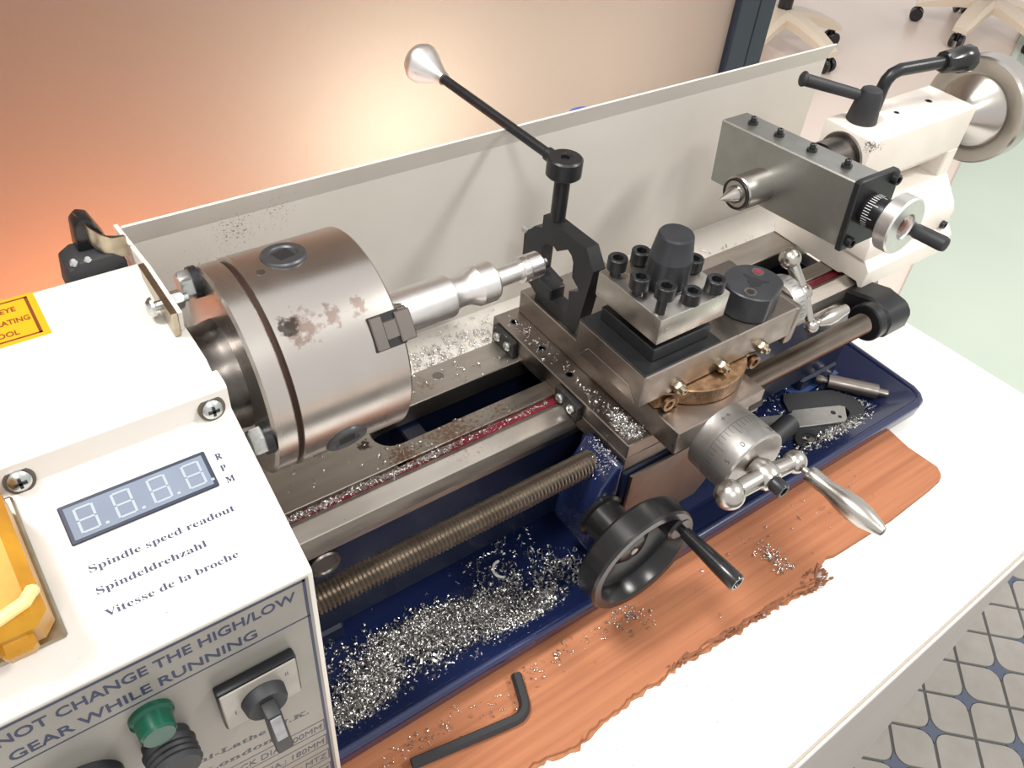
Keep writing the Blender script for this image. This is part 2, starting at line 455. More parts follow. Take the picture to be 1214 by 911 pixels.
# ------------------------------------------------------------------ table
T0 = -202.0
tb_ = thing('work_table', 'white laminate table with panel leg under the lathe', 'table', (0, 20, ZF - 3))
b = NB(); prism(b, [(-900, -273), (555, -226), (531, 296), (-900, 296)], 'z', T0 - 13, T0, 0.8); obj('table_top', b, 'table_laminate', tb_)
b = NB(); prism(b, [(-900, -273.5), (555.5, -226.5), (531.5, 296), (-900, 296)], 'z', T0 - 18, T0 - 13.05); obj('edge_band', b, 'table_edge', tb_)
b = NB(); prism(b, [(-900, -275), (557, -228), (533, 296), (-900, 296)], 'z', T0 - 27, T0 - 18.05, 0.6); obj('lower_board', b, 'table_laminate', tb_)
b = NB(); prism(b, [(-880, -269), (482, -226), (482, -206), (-880, -249)], 'z', ZF - 3, T0 - 27.05, 0.5); obj('front_panel', b, 'table_panel', tb_)
b = NB(); box(b, 460, 481, -200, 280, ZF - 3, T0 - 27.05, 0.5); obj('side_panel', b, 'table_panel', tb_)
b = NB(); box(b, -880, -860, -240, 280, ZF - 3, T0 - 27.05, 0.5); obj('side_panel', b, 'table_panel', tb_)

# ------------------------------------------------------------------ cardboard sheet under the tray
CT = T0 + 4.0
front = []
rnd = random.Random(3)
key = [(-330, -150), (-120, -152), (-30, -158), (13, -161), (40, -164), (75, -161), (115, -160), (158, -162), (190, -163.5), (236, -169)]
for (xa, ya), (xb, yb) in zip(key, key[1:]):
    n = max(2, int((xb - xa) / 2.6))
    for i in range(n):
        t = i / n; front.append((xa + (xb - xa) * t, ya + (yb - ya) * t + rnd.uniform(-0.9, 0.9) + 1.3 * math.sin((xa + (xb - xa) * t) / 7.3) * math.sin((xa + (xb - xa) * t) / 23.0)))
front += [(238, -168), (243, -163), (262, -158), (268, -160), (330, -162), (380, -160), (396, -158.5), (400, -156), (404, -150), (402, -125), (405, -104), (398, -85), (390, 60), (-330, 60)]
cbx = thing('cardboard_sheet', 'torn brown cardboard sheet under the blue tray', 'cardboard', (60, -80, T0 + 0.05))
b = NB(); prism(b, front, 'z', T0 + 0.8, CT); obj('top_ply', b, 'cardboard', cbx)
lower = []
for (x, y) in front:
    lower.append((x, y - (2.2 + rnd.uniform(-1.6, 1.2)) if (x < 236 and y < -100) else y - 0.4 if y < 0 else y))
b = NB(); prism(b, lower, 'z', T0 + 0.05, T0 + 0.75); obj('bottom_ply', b, 'cardboard_ply', cbx)
b = NB()
ridge = [(x, -159.5 - (x - 120) * 0.055 + rnd.uniform(-1.0, 1.0), CT - 0.6 + rnd.uniform(0, 0.5)) for x in range(120, 236, 4)] + [(240, -166, CT - 0.4), (246, -162, CT), (252, -158.5, CT)]
tube(b, ridge, [rnd.uniform(0.5, 1.5) for _ in ridge], 6)
for i in range(150):
    x = rnd.choice([rnd.uniform(110, 250), rnd.uniform(225, 252)]); y = -160 - (min(x, 236) - 120) * 0.055 + rnd.uniform(-3.5, 2.0); z = CT + rnd.uniform(-1.0, 0.8)
    if x > 226: y = rnd.uniform(-172, -158)
    a = rnd.uniform(-0.5, 0.3); w = rnd.uniform(0.8, 3.0); q = rnd.uniform(0.3, 1.0)
    c0 = V(x, y, z); dx_ = V(math.cos(a), math.sin(a), rnd.uniform(-.2, .2)) * w; dy_ = V(-math.sin(a), math.cos(a), rnd.uniform(-.6, .6)) * q
    b.faces.new([b.verts.new(c0 + dx_ * k1 + dy_ * k2 * rnd.uniform(0.5, 1.3)) for k1, k2 in ((-1, -1), (1, -1), (1, 1), (-1, 1))])
obj('torn_edge', b, 'cardboard_edge', cbx)

# ------------------------------------------------------------------ chip tray
TZ = CT + 0.1           # underside
tr = thing('chip_tray', 'dark blue painted metal chip tray under the lathe bed', 'tray', (60, 10, TZ))
FX0, FX1, FY0, FY1, FZ = -380, 445, -108, 150, TZ + 2.5      # outer rim and floor height
b = NB()
def rectring(i, z):
    rr = max(3.0, 16 - i * 0.35); out = []
    for (cx_, cy_, a0_) in ((FX0 + i + rr, FY0 + i + rr, 180), (FX1 - i - rr, FY0 + i + rr, 270), (FX1 - i - rr, FY1 - i - rr, 0), (FX0 + i + rr, FY1 - i - rr, 90)):
        for k in range(7):
            a = math.radians(a0_ + 15 * k); out.append((cx_ + rr * math.cos(a), cy_ + rr * math.sin(a), z))
    return out
rings = [rectring(4, TZ), rectring(1, TZ + 6), rectring(0, TZ + 16.5), rectring(4, TZ + 18.5), rectring(8, TZ + 17), rectring(26, FZ + 1.2), rectring(30, FZ)]
vv = [[b.verts.new(p) for p in rg] for rg in rings]
for A, B in zip(vv, vv[1:]):
    for i in range(28): b.faces.new((A[i], A[(i + 1) % 28], B[(i + 1) % 28], B[i]))
b.faces.new(vv[-1]); b.faces.new(list(reversed(vv[0])))
obj('pan', b, 'blue_paint', tr, sm=20)
b = NB()
tube(b, [(FX0, FY0 + 3, TZ + 16), (FX1 - 17, FY0 + 3, TZ + 16), (FX1 - 10, FY0 + 4.6, TZ + 16), (FX1 - 5.6, FY0 + 9, TZ + 16), (FX1 - 3, FY0 + 16, TZ + 16), (FX1 - 3, FY1 - 3, TZ + 16)], 3.6, 12)
obj('rolled_rim', b, 'blue_paint', tr)
TF = FZ        # tray floor height

# ------------------------------------------------------------------ lathe bed
bed = thing('lathe_bed', 'steel lathe bed with ground ways and dark blue casting', 'lathe bed', (60, 0, TF))
BX0, BX1 = -330, 416
b = NB()   # rear way
prism(b, [(19, -90), (43, -90), (43, -101), (36, -104), (19, -104)], 'x', 8, BX1, 0.5)
obj('rear_way', b, 'bed_steel', bed)
b = NB()   # front flat way
prism(b, [(-4.5, -90), (-17, -90), (-17, -93.5), (-22, -93.5), (-22, -104), (-4.5, -104)], 'x', 8, BX1, 0.4)
obj('front_way', b, 'bed_steel', bed)
b = NB()   # vee way with front face
prism(b, [(-22, -93), (-28.5, -87.6), (-37.8, -91.0), (-41, -98.5), (-41, -103), (-34, -104), (-22, -104)], 'x', BX0, BX1, 0.35)
obj('vee_way', b, 'bed_steel', bed, sm=12)
b = NB(); box(b, BX0, BX1, -21.8, -17.2, -94, -93.2); obj('groove_paint', b, 'red_paint', bed, 'red painted groove beside the vee way')
b = NB()   # solid left end of the bed with the rounded end of the slot
pts = [(BX0, 43), (BX0, -17), (8, -17), (18, -17), (18, -4.5)] + [(18 + 11.75 * math.cos(math.radians(a)) , 7.25 + 11.75 * math.sin(math.radians(a))) for a in range(270, 89, -15)] + [(18, 19), (18, 43)]
prism(b, pts, 'z', -104, -90.02, 0.3)
obj('gap_plate', b, 'bed_steel', bed)
b = NB(); box(b, BX0, BX1, -36, -30, -182, -104); obj('casting_web', b, 'blue_cast', bed)
b = NB(); box(b, BX0, BX1, 30, 36, -182, -104); obj('casting_web', b, 'blue_cast', bed)
for x in (30, 150, 280, 395):
    b = NB(); box(b, x, x + 14, -30, 30, -165, -106, 1); obj('cross_rib', b, 'blue_cast', bed)
b = NB(); box(b, BX0, -40, -38, 38, TF, -181.9, 2); obj('foot', b, 'blue_cast', bed)
b = NB(); box(b, 370, BX1, -38, 38, TF, -181.9, 2); obj('foot', b, 'blue_cast', bed)
b = NB(); loft(b, (-48, -36, -114), (0, -1, 0), [(0, 9), (4, 9), (5, 8.2), (5, 6.6), (4.2, 6)], 32); obj('boss', b, 'steel_dark', bed)
b = NB(); loft(b, (66, 33, -90.0), (0, 0, 1), [(0, 3.6), (0.15, 3.4)], 20); obj('plug', b, 'steel_dark', bed)
b = NB(); box(b, 38, 52, -4, 6, -109, -105, 0.4); obj('rack_end', b, 'steel_dark', bed)

# leadscrew
ls = thing('leadscrew', 'long threaded steel leadscrew in front of the bed', 'leadscrew', (150, -66, -110))
b = NB()
seg, pitch, R0_, R1_ = 20, 2.4, 7.8, 6.0
x0, x1 = -80.5, 370.0; n = int((x1 - x0) / pitch)
prevA = prevB = None
tot = n * seg
rowsA = []; rowsB = []
for k in range(tot + 1):
    th = 2 * math.pi * k / seg; xa = x0 + pitch * k / seg
    rowsA.append(b.verts.new((xa, -66 + R0_ * math.cos(th), -100 + R0_ * math.sin(th))))
    rowsB.append(b.verts.new((xa + pitch / 2, -66 + R1_ * math.cos(th), -100 + R1_ * math.sin(th))))
for k in range(tot):
    b.faces.new((rowsA[k], rowsA[k + 1], rowsB[k + 1], rowsB[k]))
    if k + seg + 1 <= tot: b.faces.new((rowsB[k], rowsB[k + 1], rowsA[k + seg + 1], rowsA[k + seg]))
obj('thread', b, 'lead_steel', ls, sm=40)
b = NB(); cyl(b, (-80.5, -66, -100), (405, -66, -100), 5.8, seg=20); obj('core', b, 'steel_dark', ls)
b = NB()
loft(b, (366, -66, -100), (1, 0, 0), [(0, 9), (0, 13), (1, 14), (8, 14), (9, 13)], 32)
prism(b, [(-80, -108), (-72, -114), (-58, -114), (-36.1, -106), (-36.1, -92), (-58, -86), (-74, -88), (-80, -94)], 'x', 376, 402, 2)
obj('bearing_bracket', b, 'black_oxide', ls)

# ------------------------------------------------------------------ splash guard
SY = 80
sg = thing('splash_guard', 'off-white sheet metal splash guard behind the lathe', 'splash guard', (180, SY, -190))
def sheet(bm, pts, x0, x1, t=1.2):
    """bent sheet: polyline in (y,z) with thickness, extruded along x"""
    off = []
    for i, (y, z) in enumerate(pts):
        a = Vector(pts[max(i - 1, 0)]); c = Vector(pts[min(i + 1, len(pts) - 1)]); d = (c - a).normalized(); off.append((y - d.y * t, z + d.x * t))
    prism(bm, list(pts) + list(reversed(off)), 'x', x0, x1)
b = NB(); sheet(b, [(SY - 5, 39), (SY, 26), (SY + 1.5, -97)], -82, 438, 1.2); obj('back_sheet', b, 'splash_paint', sg, sm=15)
b = NB(); sheet(b, [(SY + 1.5, -97.1), (43.5, -101), (43.5, -108)], -82, 438, 1.2); obj('lower_shelf', b, 'splash_paint', sg, sm=15)
b = NB(); box(b, -60, 432, 60, 63, TF, -101, 0.3); obj('support_sheet', b, 'splash_paint', sg)
b = NB()   # left return flange lying along the headstock
prism(b, [(SY - 5, 39), (SY - 4.5, 41.5), (24, 50), (-14, 51.5), (-12, 41.2), (SY, 20)], 'x', -85.2, -83.2, 0.2); obj('end_flange', b, 'splash_paint', sg)
b = NB(); prism(b, [(22, 46), (25, 51.8), (-16, 53), (-14, 40.2), (-8, 40.2)], 'x', -88, -85.4, 0.3); obj('bracket_strip', b, 'nickel', sg)
b = NB(); loft(b, (-88, 1, 46.5), (-1, 0, 0), [(0, 2), (2.5, 2), (2.5, 4.2), (3.6, 4.0), (5, 2.6), (5.4, 0.8)], 24); obj('screw', b, 'zinc', sg)
b = NB(); hex_bolt(b, (-83.2, 1, 46.5), (1, 0, 0), 3.6, 4.5, roll=0.3); loft(b, (-78.7, 1, 46.5), (1, 0, 0), [(0, 1.8), (2.2, 1.8)], 16); obj('nut', b, 'zinc', sg)

# ------------------------------------------------------------------ headstock with control box
hs = thing('headstock', 'white headstock and control box with speed readout panel', 'headstock', (-200, -40, TF))
HX0, HX1 = -420, -81
b = NB(); prism(b, [(46, -86), (46, 36), (43, 40), (-31, 40), (-38.5, 35.2), (-38.5, -86)], 'x', HX0, HX1 - 1, 1.2, 2); obj('top_cover', b, 'white_paint', hs)
b = NB(); prism(b, [(-38.7, 35.4), (-38.7, 39.0), (-39.5, 39.6), (-47, 39.6), (-49, 38), (-49, 27), (-114.2, -0.8), (-115, -1.8), (-115, -183), (-44, -183), (-44, -60), (-38.7, -60)], 'x', HX0, HX1, 1.0, 2); obj('control_box', b, 'white_paint', hs)
b = NB(); box(b, HX0 + 20, HX1 - 30, -105, -45, TF, -183.05, 2); obj('box_base', b, 'white_paint', hs)
# casting end and spindle nose
b = NB(); loft(b, (-83, 0, 0), (1, 0, 0), [(0, 33), (2.5, 33), (3.5, 31)], 40); obj('bearing_cap', b, 'spindle_steel', hs)
# front screws
for x in (-88.5, -156.5):
    b = NB(); loft(b, (x, -49.0, 31.0 if x > -100 else 30.5), (0, -1, 0.25), [(0, 5.2), (1.0, 5.2)], 28); w_ = obj('washer', b, 'dirt', hs)
    b = NB(); loft(b, (x, -50, 31.2), (0, -1, 0.25), [(0, 3.9), (1.2, 3.9), (2.2, 2.8), (2.6, 1.2)], 28); s_ = obj('screw', b, 'zinc', hs)
    for q in (0, 1):
        b = NB(); box(b, x - (2.2 if q else 0.55), x + (2.2 if q else 0.55), -52.9, -52.2, 31.7 - (0.55 if q else 2.2), 31.7 + (0.55 if q else 2.2)); obj('slot', b, 'dark_gap', s_)
# sloped readout panel: frame of reference on the slope
PN = Vector((0, -0.3925, 0.9197)).normalized(); PV = Vector((0, -0.9197, -0.3925)).normalized(); PU = Vector((1, 0, 0)); PO = Vector((0, -49, 27))
def pp(x, v, h=0.0): return PO + PU * x + PV * v + PN * h
def slab(bm, x0, x1, v0, v1, h0, h1, bev=0.0):
    b2 = NB(); box(b2, x0, x1, -v1, -v0, h0, h1, bev)
    for vt in b2.verts: vt.co = PO + PU * vt.co.x - PV * vt.co.y + PN * vt.co.z
    join(bm, b2)
dsp = None
b = NB(); slab(b, -149.6, -97.4, 12.6, 27.8, 0.02, 0.9, 0.4); dsp = obj('display_bezel', b, 'display_frame', hs)
b = NB(); slab(b, -148.0, -99.0, 14.0, 26.4, 0.85, 1.0); obj('display_window', b, 'display_face', dsp)
for i in range(4):
    xd = -145.4 + i * 12.6; b = NB(); w, hh, t = 6.8, 9.8, 0.9; v0 = 15.3
    sl = 0.10
    def sb(xa, xb, va, vb): slab(b, xa + (v0 + hh - va) * sl * 0, xb, va, vb, 1.0, 1.12)
    sb(xd + t, xd + w - t, v0, v0 + t * .8); sb(xd + t, xd + w - t, v0 + hh / 2 - t * .4, v0 + hh / 2 + t * .4); sb(xd + t, xd + w - t, v0 + hh - t * .8, v0 + hh)
    for xx in (xd, xd + w - t):
        sb(xx, xx + t, v0 + t * .3, v0 + hh / 2 - t * .3); sb(xx, xx + t, v0 + hh / 2 + t * .3, v0 + hh - t * .3)
    sb(xd + w + 1.4, xd + w + 2.6, v0 + hh - 1.0, v0 + hh)
    obj('display_digit', b, 'segment', dsp)
PUP = -PV
for ch, v in (('R', 17.3), ('P', 22.3), ('M', 27.3)):
    text('lettering', ch, pp(-94.6, v + 0.6, 0.06), PU, PUP, 5.2, 'ink_navy', hs, bold=0.05, ser=True)
text('lettering', 'Spindle speed readout', pp(-147.7, 38.8, 0.06), PU, PUP, 5.4, 'ink_navy', hs, width=51.5, ser=True)
text('lettering', 'Spindeldrehzahl', pp(-148.2, 47.0, 0.06), PU, PUP, 5.4, 'ink_navy', hs, width=38, ser=True)
text('lettering', 'Vitesse de la broche', pp(-148.4, 55.4, 0.06), PU, PUP, 5.4, 'ink_navy', hs, width=46.5, ser=True)
# yellow stop switch on the panel
b = NB(); slab(b, -200, -160.5, 2.5, 56, 0.02, 2.2, 0.8); es = obj('switch_plate', b, 'nickel', hs)
b = NB(); slab(b, -199, -162.0, 4, 54.5, 2.2, 27, 4); yb = obj('stop_switch', b, 'yellow_plastic', hs, 'yellow plastic stop switch housing')
b = NB(); tube(b, [pp(-163.5, 44, 25), pp(-163.5, 45, 29), pp(-166, 48, 31), pp(-174, 50, 31), pp(-182, 50, 31)], 2.1, 10); obj('latch', b, 'yellow_pale', yb)
b = NB(); slab(b, -178, -168, 52, 59, 10, 19, 1.5); obj('catch', b, 'yellow_plastic', yb)
# lower label plate on the front face
LY = -115.0
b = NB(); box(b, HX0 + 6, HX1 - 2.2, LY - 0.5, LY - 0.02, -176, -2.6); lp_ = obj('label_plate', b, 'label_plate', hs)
ly = LY - 0.56
FXd, FZd = Vector((1, 0, 0)), Vector((0, 0, 1))
b = NB(); box(b, HX0 + 8, HX1 - 3.5, ly - 0.05, ly + 0.05, -4.4, -3.2); box(b, HX1 - 4.7, HX1 - 3.5, ly - 0.05, ly + 0.05, -174, -3.2); box(b, HX0 + 8, HX1 - 3.5, ly - 0.05, ly + 0.05, -27.9, -27.2); obj('printed_frame', b, 'ink_navy', lp_)
text('lettering', 'DO NOT CHANGE THE HIGH/LOW', (-204, ly, -13.2), FXd, FZd, 7.6, 'ink_navy', lp_, width=115, bold=0.12)
text('lettering', 'GEAR WHILE RUNNING', (-190, ly, -24.2), FXd, FZd, 7.6, 'ink_navy', lp_, width=84.5, bold=0.12)
text('lettering', 'Mini-Lathe  U.K.', (-150, ly, -89.5), (1, 0, -0.2), (0.2, 0, 1), 7.4, 'ink_grey', lp_, width=59, ser=True)
text('lettering', 'London', (-139, ly, -102.5), (1, 0, -0.16), (0.16, 0, 1), 7.4, 'ink_grey', lp_, width=30, ser=True)
for k, tx in enumerate(('CHUCK DIA: 100MM', 'SWING DIA.: 180MM', 'SPINDLE TAPER: MTZ', 'DISTANCE: 350MM')):
    z = -121.6 - k * 15.0; tl = -0.10
    b = NB()
    for bx in ((-140, -85.9, z + 7.4, z + 7.9), (-140, -85.9, z - 2.3, z - 1.8), (-86.4, -85.9, z - 2.3, z + 7.9), (-140, -139.5, z - 2.3, z + 7.9)): box(b, bx[0], bx[1], ly - .05, ly + .05, bx[2], bx[3])
    for vt in b.verts: vt.co.z += (vt.co.x + 86) * tl
    obj('printed_frame', b, 'ink_grey', lp_)
    text('lettering', tx, (-138, ly, z + 52 * -tl), (1, 0, tl), (-tl, 0, 1), 6.6, 'ink_grey', lp_, width=50.5)
# rotary switch
b = NB(); box(b, -126.2, -94.2, ly - 5.0, ly - 0.1, -68.6, -41.4, 1.0, 2); sw = obj('rotary_switch', b, 'anodised', hs)
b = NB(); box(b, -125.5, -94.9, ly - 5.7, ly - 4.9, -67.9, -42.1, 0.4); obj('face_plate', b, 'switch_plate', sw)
text('lettering', 'I', (-121.5, ly - 5.76, -59), FXd, FZd, 4, 'ink_grey', sw); text('lettering', 'II', (-100, ly - 5.76, -50.5), FXd, FZd, 3.4, 'ink_grey', sw)
b = NB(); loft(b, (-110, ly - 5.6, -56), (0, -1, 0), [(0, 9.0), (4.5, 8.4), (5.4, 7.8)], 36); kn = obj('knob', b, 'black_matte', sw)
b = NB(); prism(b, [(-113.2, -51), (-107.2, -51), (-105.2, -83), (-112.2, -83)], 'y', ly - 18.5, ly - 10.5, 1.2, 2); obj('pointer', b, 'black_matte', sw)
b = NB(); prism(b, [(-112.4, -52), (-108, -52), (-107, -71), (-111.4, -71)], 'y', ly - 18.9, ly - 18.4, 0.3); obj('pointer_mark', b, 'lever_face', sw)
# green lamp and black knobs
b = NB(); loft(b, (-148, ly, -38), (0, -1, 0), [(0, 8), (2, 8), (3, 6.8), (9, 6.4), (10, 5.6)], 36); obj('green_lamp', b, 'green_plastic', hs)
b = NB(); loft(b, (-147, ly, -60), (0, -1, 0), [(0, 9), (4, 9), (4, 10)] + [(4 + i * 1.2, 9.3 + 0.5 * (i % 2)) for i in range(1, 8)] + [(14, 8.5)], 36); obj('speed_knob', b, 'black_matte', hs)
b = NB(); loft(b, (-178, ly, -62), (0, -1, 0), [(0, 15), (8, 15), (10, 13)], 40); obj('speed_knob', b, 'black_matte', hs)
# warning sticker on the top cover
b = NB(); box(b, -188, -127.6, 12.5, 43.2, 40.0, 40.12); st = obj('warning_sticker', b, 'sticker_yellow', hs)
b = NB(); box(b, -186, -130.3, 40.4, 41.4, 40.12, 40.16); box(b, -186, -130.3, 14.8, 15.8, 40.12, 40.16); box(b, -131.6, -130.3, 14.8, 41.4, 40.12, 40.16); obj('printed_frame', b, 'sticker_ink', st)
for tx, y in (('WEAR EYE', 33.5), ('WHEN OPERATING', 25.5), ('THIS TOOL', 17.8)):
    xr = {'WEAR EYE': -136.0, 'WHEN OPERATING': -132.4, 'THIS TOOL': -138.0}[tx]; w = {'WEAR EYE': 18, 'WHEN OPERATING': 31, 'THIS TOOL': 19}[tx]
    text('lettering', tx, (xr - w, y, 40.16), (1, 0, 0), (0, 1, 0), 4.6, 'sticker_ink', st, width=w, bold=0.1)

# interlock switch behind the headstock
il = thing('interlock_switch', 'black guard interlock switch with bent metal strap behind the headstock', 'switch', (-101, 57, 24))
b = NB(); prism(b, [(-113.5, 30), (-112, 42), (-107, 45), (-92, 45), (-88, 41), (-88, 26), (-113, 24)], 'y', 46.5, 64, 1, 2); obj('base_block', b, 'black_matte', il)
b = NB(); prism(b, [(-105, 44), (-103.5, 57), (-100, 60), (-96, 58.5), (-92, 48), (-91, 44)], 'y', 55, 66, 1.2, 2); obj('housing', b, 'black_plastic', il)
for x, z in ((-108.5, 44.6), (-103, 44.0)):
    b = NB(); loft(b, (x, 48.6, z), (0, -0.4, 1), [(0, 1.9), (1.4, 1.7), (2, 1.0)], 16); obj('screw', b, 'zinc', il)
b = NB()
P_ = [(-101.5, 62), (-100.5, 57.5), (-98.8, 53), (-96, 50), (-92, 48.8), (-86.2, 49.6)]
strip = [(x, y) for x, y in P_] + [(x + 0.4, y - 1.6) for x, y in reversed(P_)]
prism(b, strip, 'z', 41.5, 51.5)
for vt in b.verts:
    k = (vt.co.x + 101.5) / 15.3; vt.co.z += 9 * (1 - k) ** 2
obj('strap', b, 'nickel', il)

# ------------------------------------------------------------------ chuck
ck = thing('lathe_chuck', 'round steel three-jaw chuck on the spindle', 'chuck', (-32, 0, -50))
b = NB(); loft(b, (-54, 0, 0), (1, 0, 0), [(0, 48.8), (0.6, 50), (53, 50), (54, 49), (54, 14), (10, 14)], 96, cap1=False); obj('body', b, 'chuck_steel', ck)
b = NB(); loft(b, (-56.2, 0, 0), (1, 0, 0), [(0, 48.2), (2.4, 48.2)], 80, cap0=False, cap1=False); obj('joint_groove', b, 'rust_groove', ck)
b = NB(); loft(b, (-66.5, 0, 0), (1, 0, 0), [(0, 24), (0, 48), (1.2, 49.6), (10, 49.6), (10.6, 49)], 96); obj('back_plate', b, 'chuck_steel', ck)
b = NB(); loft(b, (-80.5, 0, 0), (1, 0, 0), [(0, 25), (8, 25), (10, 25.5), (14, 26)], 64); obj('spindle_flange', b, 'spindle_steel', ck)
for a in (63, 183, 303):
    y, z = 43.5 * math.cos(math.radians(a)), 43.5 * math.sin(math.radians(a))
    b = NB(); loft(b, (-66.5, y, z), (-1, 0, 0), [(0, 7.2), (3.4, 7.2)], 24); obj('spacer', b, 'black_oxide', ck)
    b = NB(); hex_bolt(b, (-69.8, y, z), (-1, 0, 0), 5.6, 5.4, roll=0.2); obj('bolt', b, 'zinc', ck)
def radial(a): return Vector((0, math.cos(math.radians(a)), math.sin(math.radians(a))))
for a in (84, 204, 324):
    d = radial(a)
    b = NB(); loft(b, Vector((-32.5, 0, 0)) + d * 48.6, d, [(0, 10.2), (1.5, 10.2), (2.3, 9.6), (2.4, 6.6), (1.75, 5.9), (1.7, 3.9, 's'), (1.55, 3.9, 's')], 40, roll=0.6); ks = obj('key_socket', b, 'socket_grey', ck)
    b = NB(); loft(b, Vector((-32.5, 0, 0)) + d * 50.2, d, [(0, 3.9, 's'), (0.12, 3.9, 's')], 40, roll=0.6); obj('square_hole', b, 'dark_gap', ks)
    b = NB(); loft(b, Vector((-46, 0, 0)) + radial(a + 8.6) * 49.85, radial(a + 8.6), [(0, 2.1), (0.25, 2.0)], 20); obj('plug', b, 'steel_dark', ck)
for a in (144, 264, 24):
    d = radial(a); t = Vector((1, 0, 0)).cross(d)
    def jb(bm, x0_, x1_, r0_, r1_, w, bev=0.5):
        b2 = NB(); box(b2, x0_, x1_, r0_, r1_, -w / 2, w / 2, bev)
        for vt in b2.verts: vt.co = Vector((vt.co.x, 0, 0)) + d * vt.co.y + t * vt.co.z
        join(bm, b2)
    b = NB(); jb(b, -14.5, -8.5, 11, 51.4, 15); jb(b, -9, -2, 11, 50.8, 8.5); jb(b, -2.5, 5, 11, 51.6, 14); jb(b, 4.5, 9.5, 11.4, 38, 14); jb(b, 9, 14, 11.4, 24, 13.6)
    obj('jaw', b, 'steel_dark', ck)
    b = NB(); jb(b, -14.9, 0.02, 14, 50.2, 15.6, 0); obj('jaw_slot', b, 'dark_gap', ck)

# workpiece
wp = thing('workpiece', 'turned aluminium bar with waist and thin necked end held in the chuck', 'workpiece', (55, 0, -12))
b = NB()
pr = [(-20, 11.4), (49, 11.4), (50, 11.0), (50.3, 9.7), (52, 9.0), (54.5, 8.3), (57.5, 8.0), (60.5, 8.3), (63, 9.1), (65, 10.2), (66.5, 11.0), (76, 11.0), (77.4, 10.2), (77.6, 5.3), (95, 5.2)]
loft(b, (0, 0, 0), (1, 0, 0), pr, 56); obj('bar', b, 'aluminium', wp, sm=25)
b = NB(); loft(b, (95, 0, 0), (1, 0, 0), [(0, 5.2), (0.3, 7.2), (3.2, 7.4), (3.6, 6.4), (4.6, 6.4), (5.0, 7.4), (12.5, 7.4), (13.2, 6.8), (13.2, 4.6), (15, 4.2), (16.6, 2.6), (18, 2.2)], 48); obj('flanged_end', b, 'aluminium_cut', wp, sm=25)

# ------------------------------------------------------------------ carriage: saddle, apron, wipers, handwheel
cg = thing('carriage', 'steel saddle with blue apron and black handwheel across the bed', 'carriage', (165, -20, -168))
b = NB()
prism(b, [(118, 50), (118, -84), (222, -84), (222, 50)], 'z', -85.8, -75, 0.6); obj('saddle', b, 'slide_steel', cg)
b = NB(); prism(b, [(49.8, -86), (49.8, -101), (43.6, -101), (43.6, -89.9), (-21.5, -89.9), (-24.5, -87.8), (-31, -87.8), (-31, -85.9), (49.8, -85.9)], 'x', 118.1, 221.9); obj('saddle_underside', b, 'slide_steel', cg)
b = NB(); prism(b, [(-31.2, -87.8), (-37.8, -87.8), (-41.3, -97), (-84, -97), (-84, -85.9), (-31.2, -85.9)], 'x', 118.1, 221.9, 0.3); obj('saddle_front', b, 'slide_steel', cg)
for y0, y1 in ((22, 45), (-44, -21)):
    b = NB()
    box(b, 114.6, 117.9, y0, y1, -89.6, -77, 0.6); w_ = obj('wiper', b, 'rubber', cg)
    for y in (y0 + 6, y1 - 6):
        b = NB(); loft(b, (114.6, y, -83), (-1, 0, 0), [(0, 3.2), (0.9, 3.2), (1.9, 2.4), (2.2, 1.0), (1.2, 0.9)], 20); obj('screw', b, 'zinc', w_)
for x, y in ((126, 38), (126, 8), (126, -20)):
    b = NB(); loft(b, (x, y, -75), (0, 0, 1), [(0, 2.6), (0.12, 2.5), (0.12, 1.8), (-1.5, 1.8)], 20, cap1=True); obj('oil_plug', b, 'black_oxide', cg)
b = NB(); prism(b, [(-46, -97.2), (-84, -97.2), (-86, -102), (-86, -150), (-82, -164), (-46, -164)], 'x', 118, 202, 2.5, 2); ap = obj('apron', b, 'blue_cast', cg)
b = NB(); prism(b, [(122, -99), (198, -99), (198, -148), (190, -158), (122, -158)], 'y', -88.4, -86.1, 0.8); obj('apron_plate', b, 'steel_dark', cg)
b = NB(); prism(b, [(117.9, -89), (113, -89), (104, -104), (99, -122), (98, -150), (103, -162), (117.9, -162)], 'y', -85, -54, 2.5, 3); obj('gear_housing', b, 'blue_paint', cg)
# handwheel
HW = Vector((104.5, -126, -124))
b = NB(); loft(b, (104.5, -85, -124), (0, -1, 0), [(0, 14.5), (2.5, 15), (3.5, 13), (24, 12.5), (25, 11)], 36); obj('bearing_sleeve', b, 'black_plastic', cg)
b = NB()
loft(b, HW + V(0, 19, 0), (0, -1, 0), [(0, 9), (0, 14), (2.0, 16), (3, 31), (3.6, 35.5), (5.5, 37), (17.5, 37), (19, 36), (19, 31.6), (17.6, 30.4), (9, 28), (6, 14), (8.5, 10), (9.5, 8)], 72)
hw = obj('handwheel', b, 'black_plastic', cg, 'glossy black dished handwheel', sm=28)
b = NB(); loft(b, HW + V(23.5, 10, 14), (0, -1, 0), [(0, 8.5), (9, 8.5), (10.5, 7)], 28); obj('handle_boss', b, 'black_plastic', hw)
b = NB(); loft(b, HW + V(23.5, -0.3, 14.5), (0.01, -1, 0.01), [(0, 2.6), (3, 2.8), (3.2, 3.6), (10, 4.0), (30, 5.0), (42, 5.3), (43.5, 4.6), (43.5, 3.4), (42.5, 3.0)], 28); obj('handle', b, 'black_plastic', hw)
b = NB(); loft(b, HW + V(0, 9.6, 0), (0, -1, 0), [(0, 2.6), (1, 2.4), (1, 1.2)], 20); obj('screw', b, 'zinc', hw)

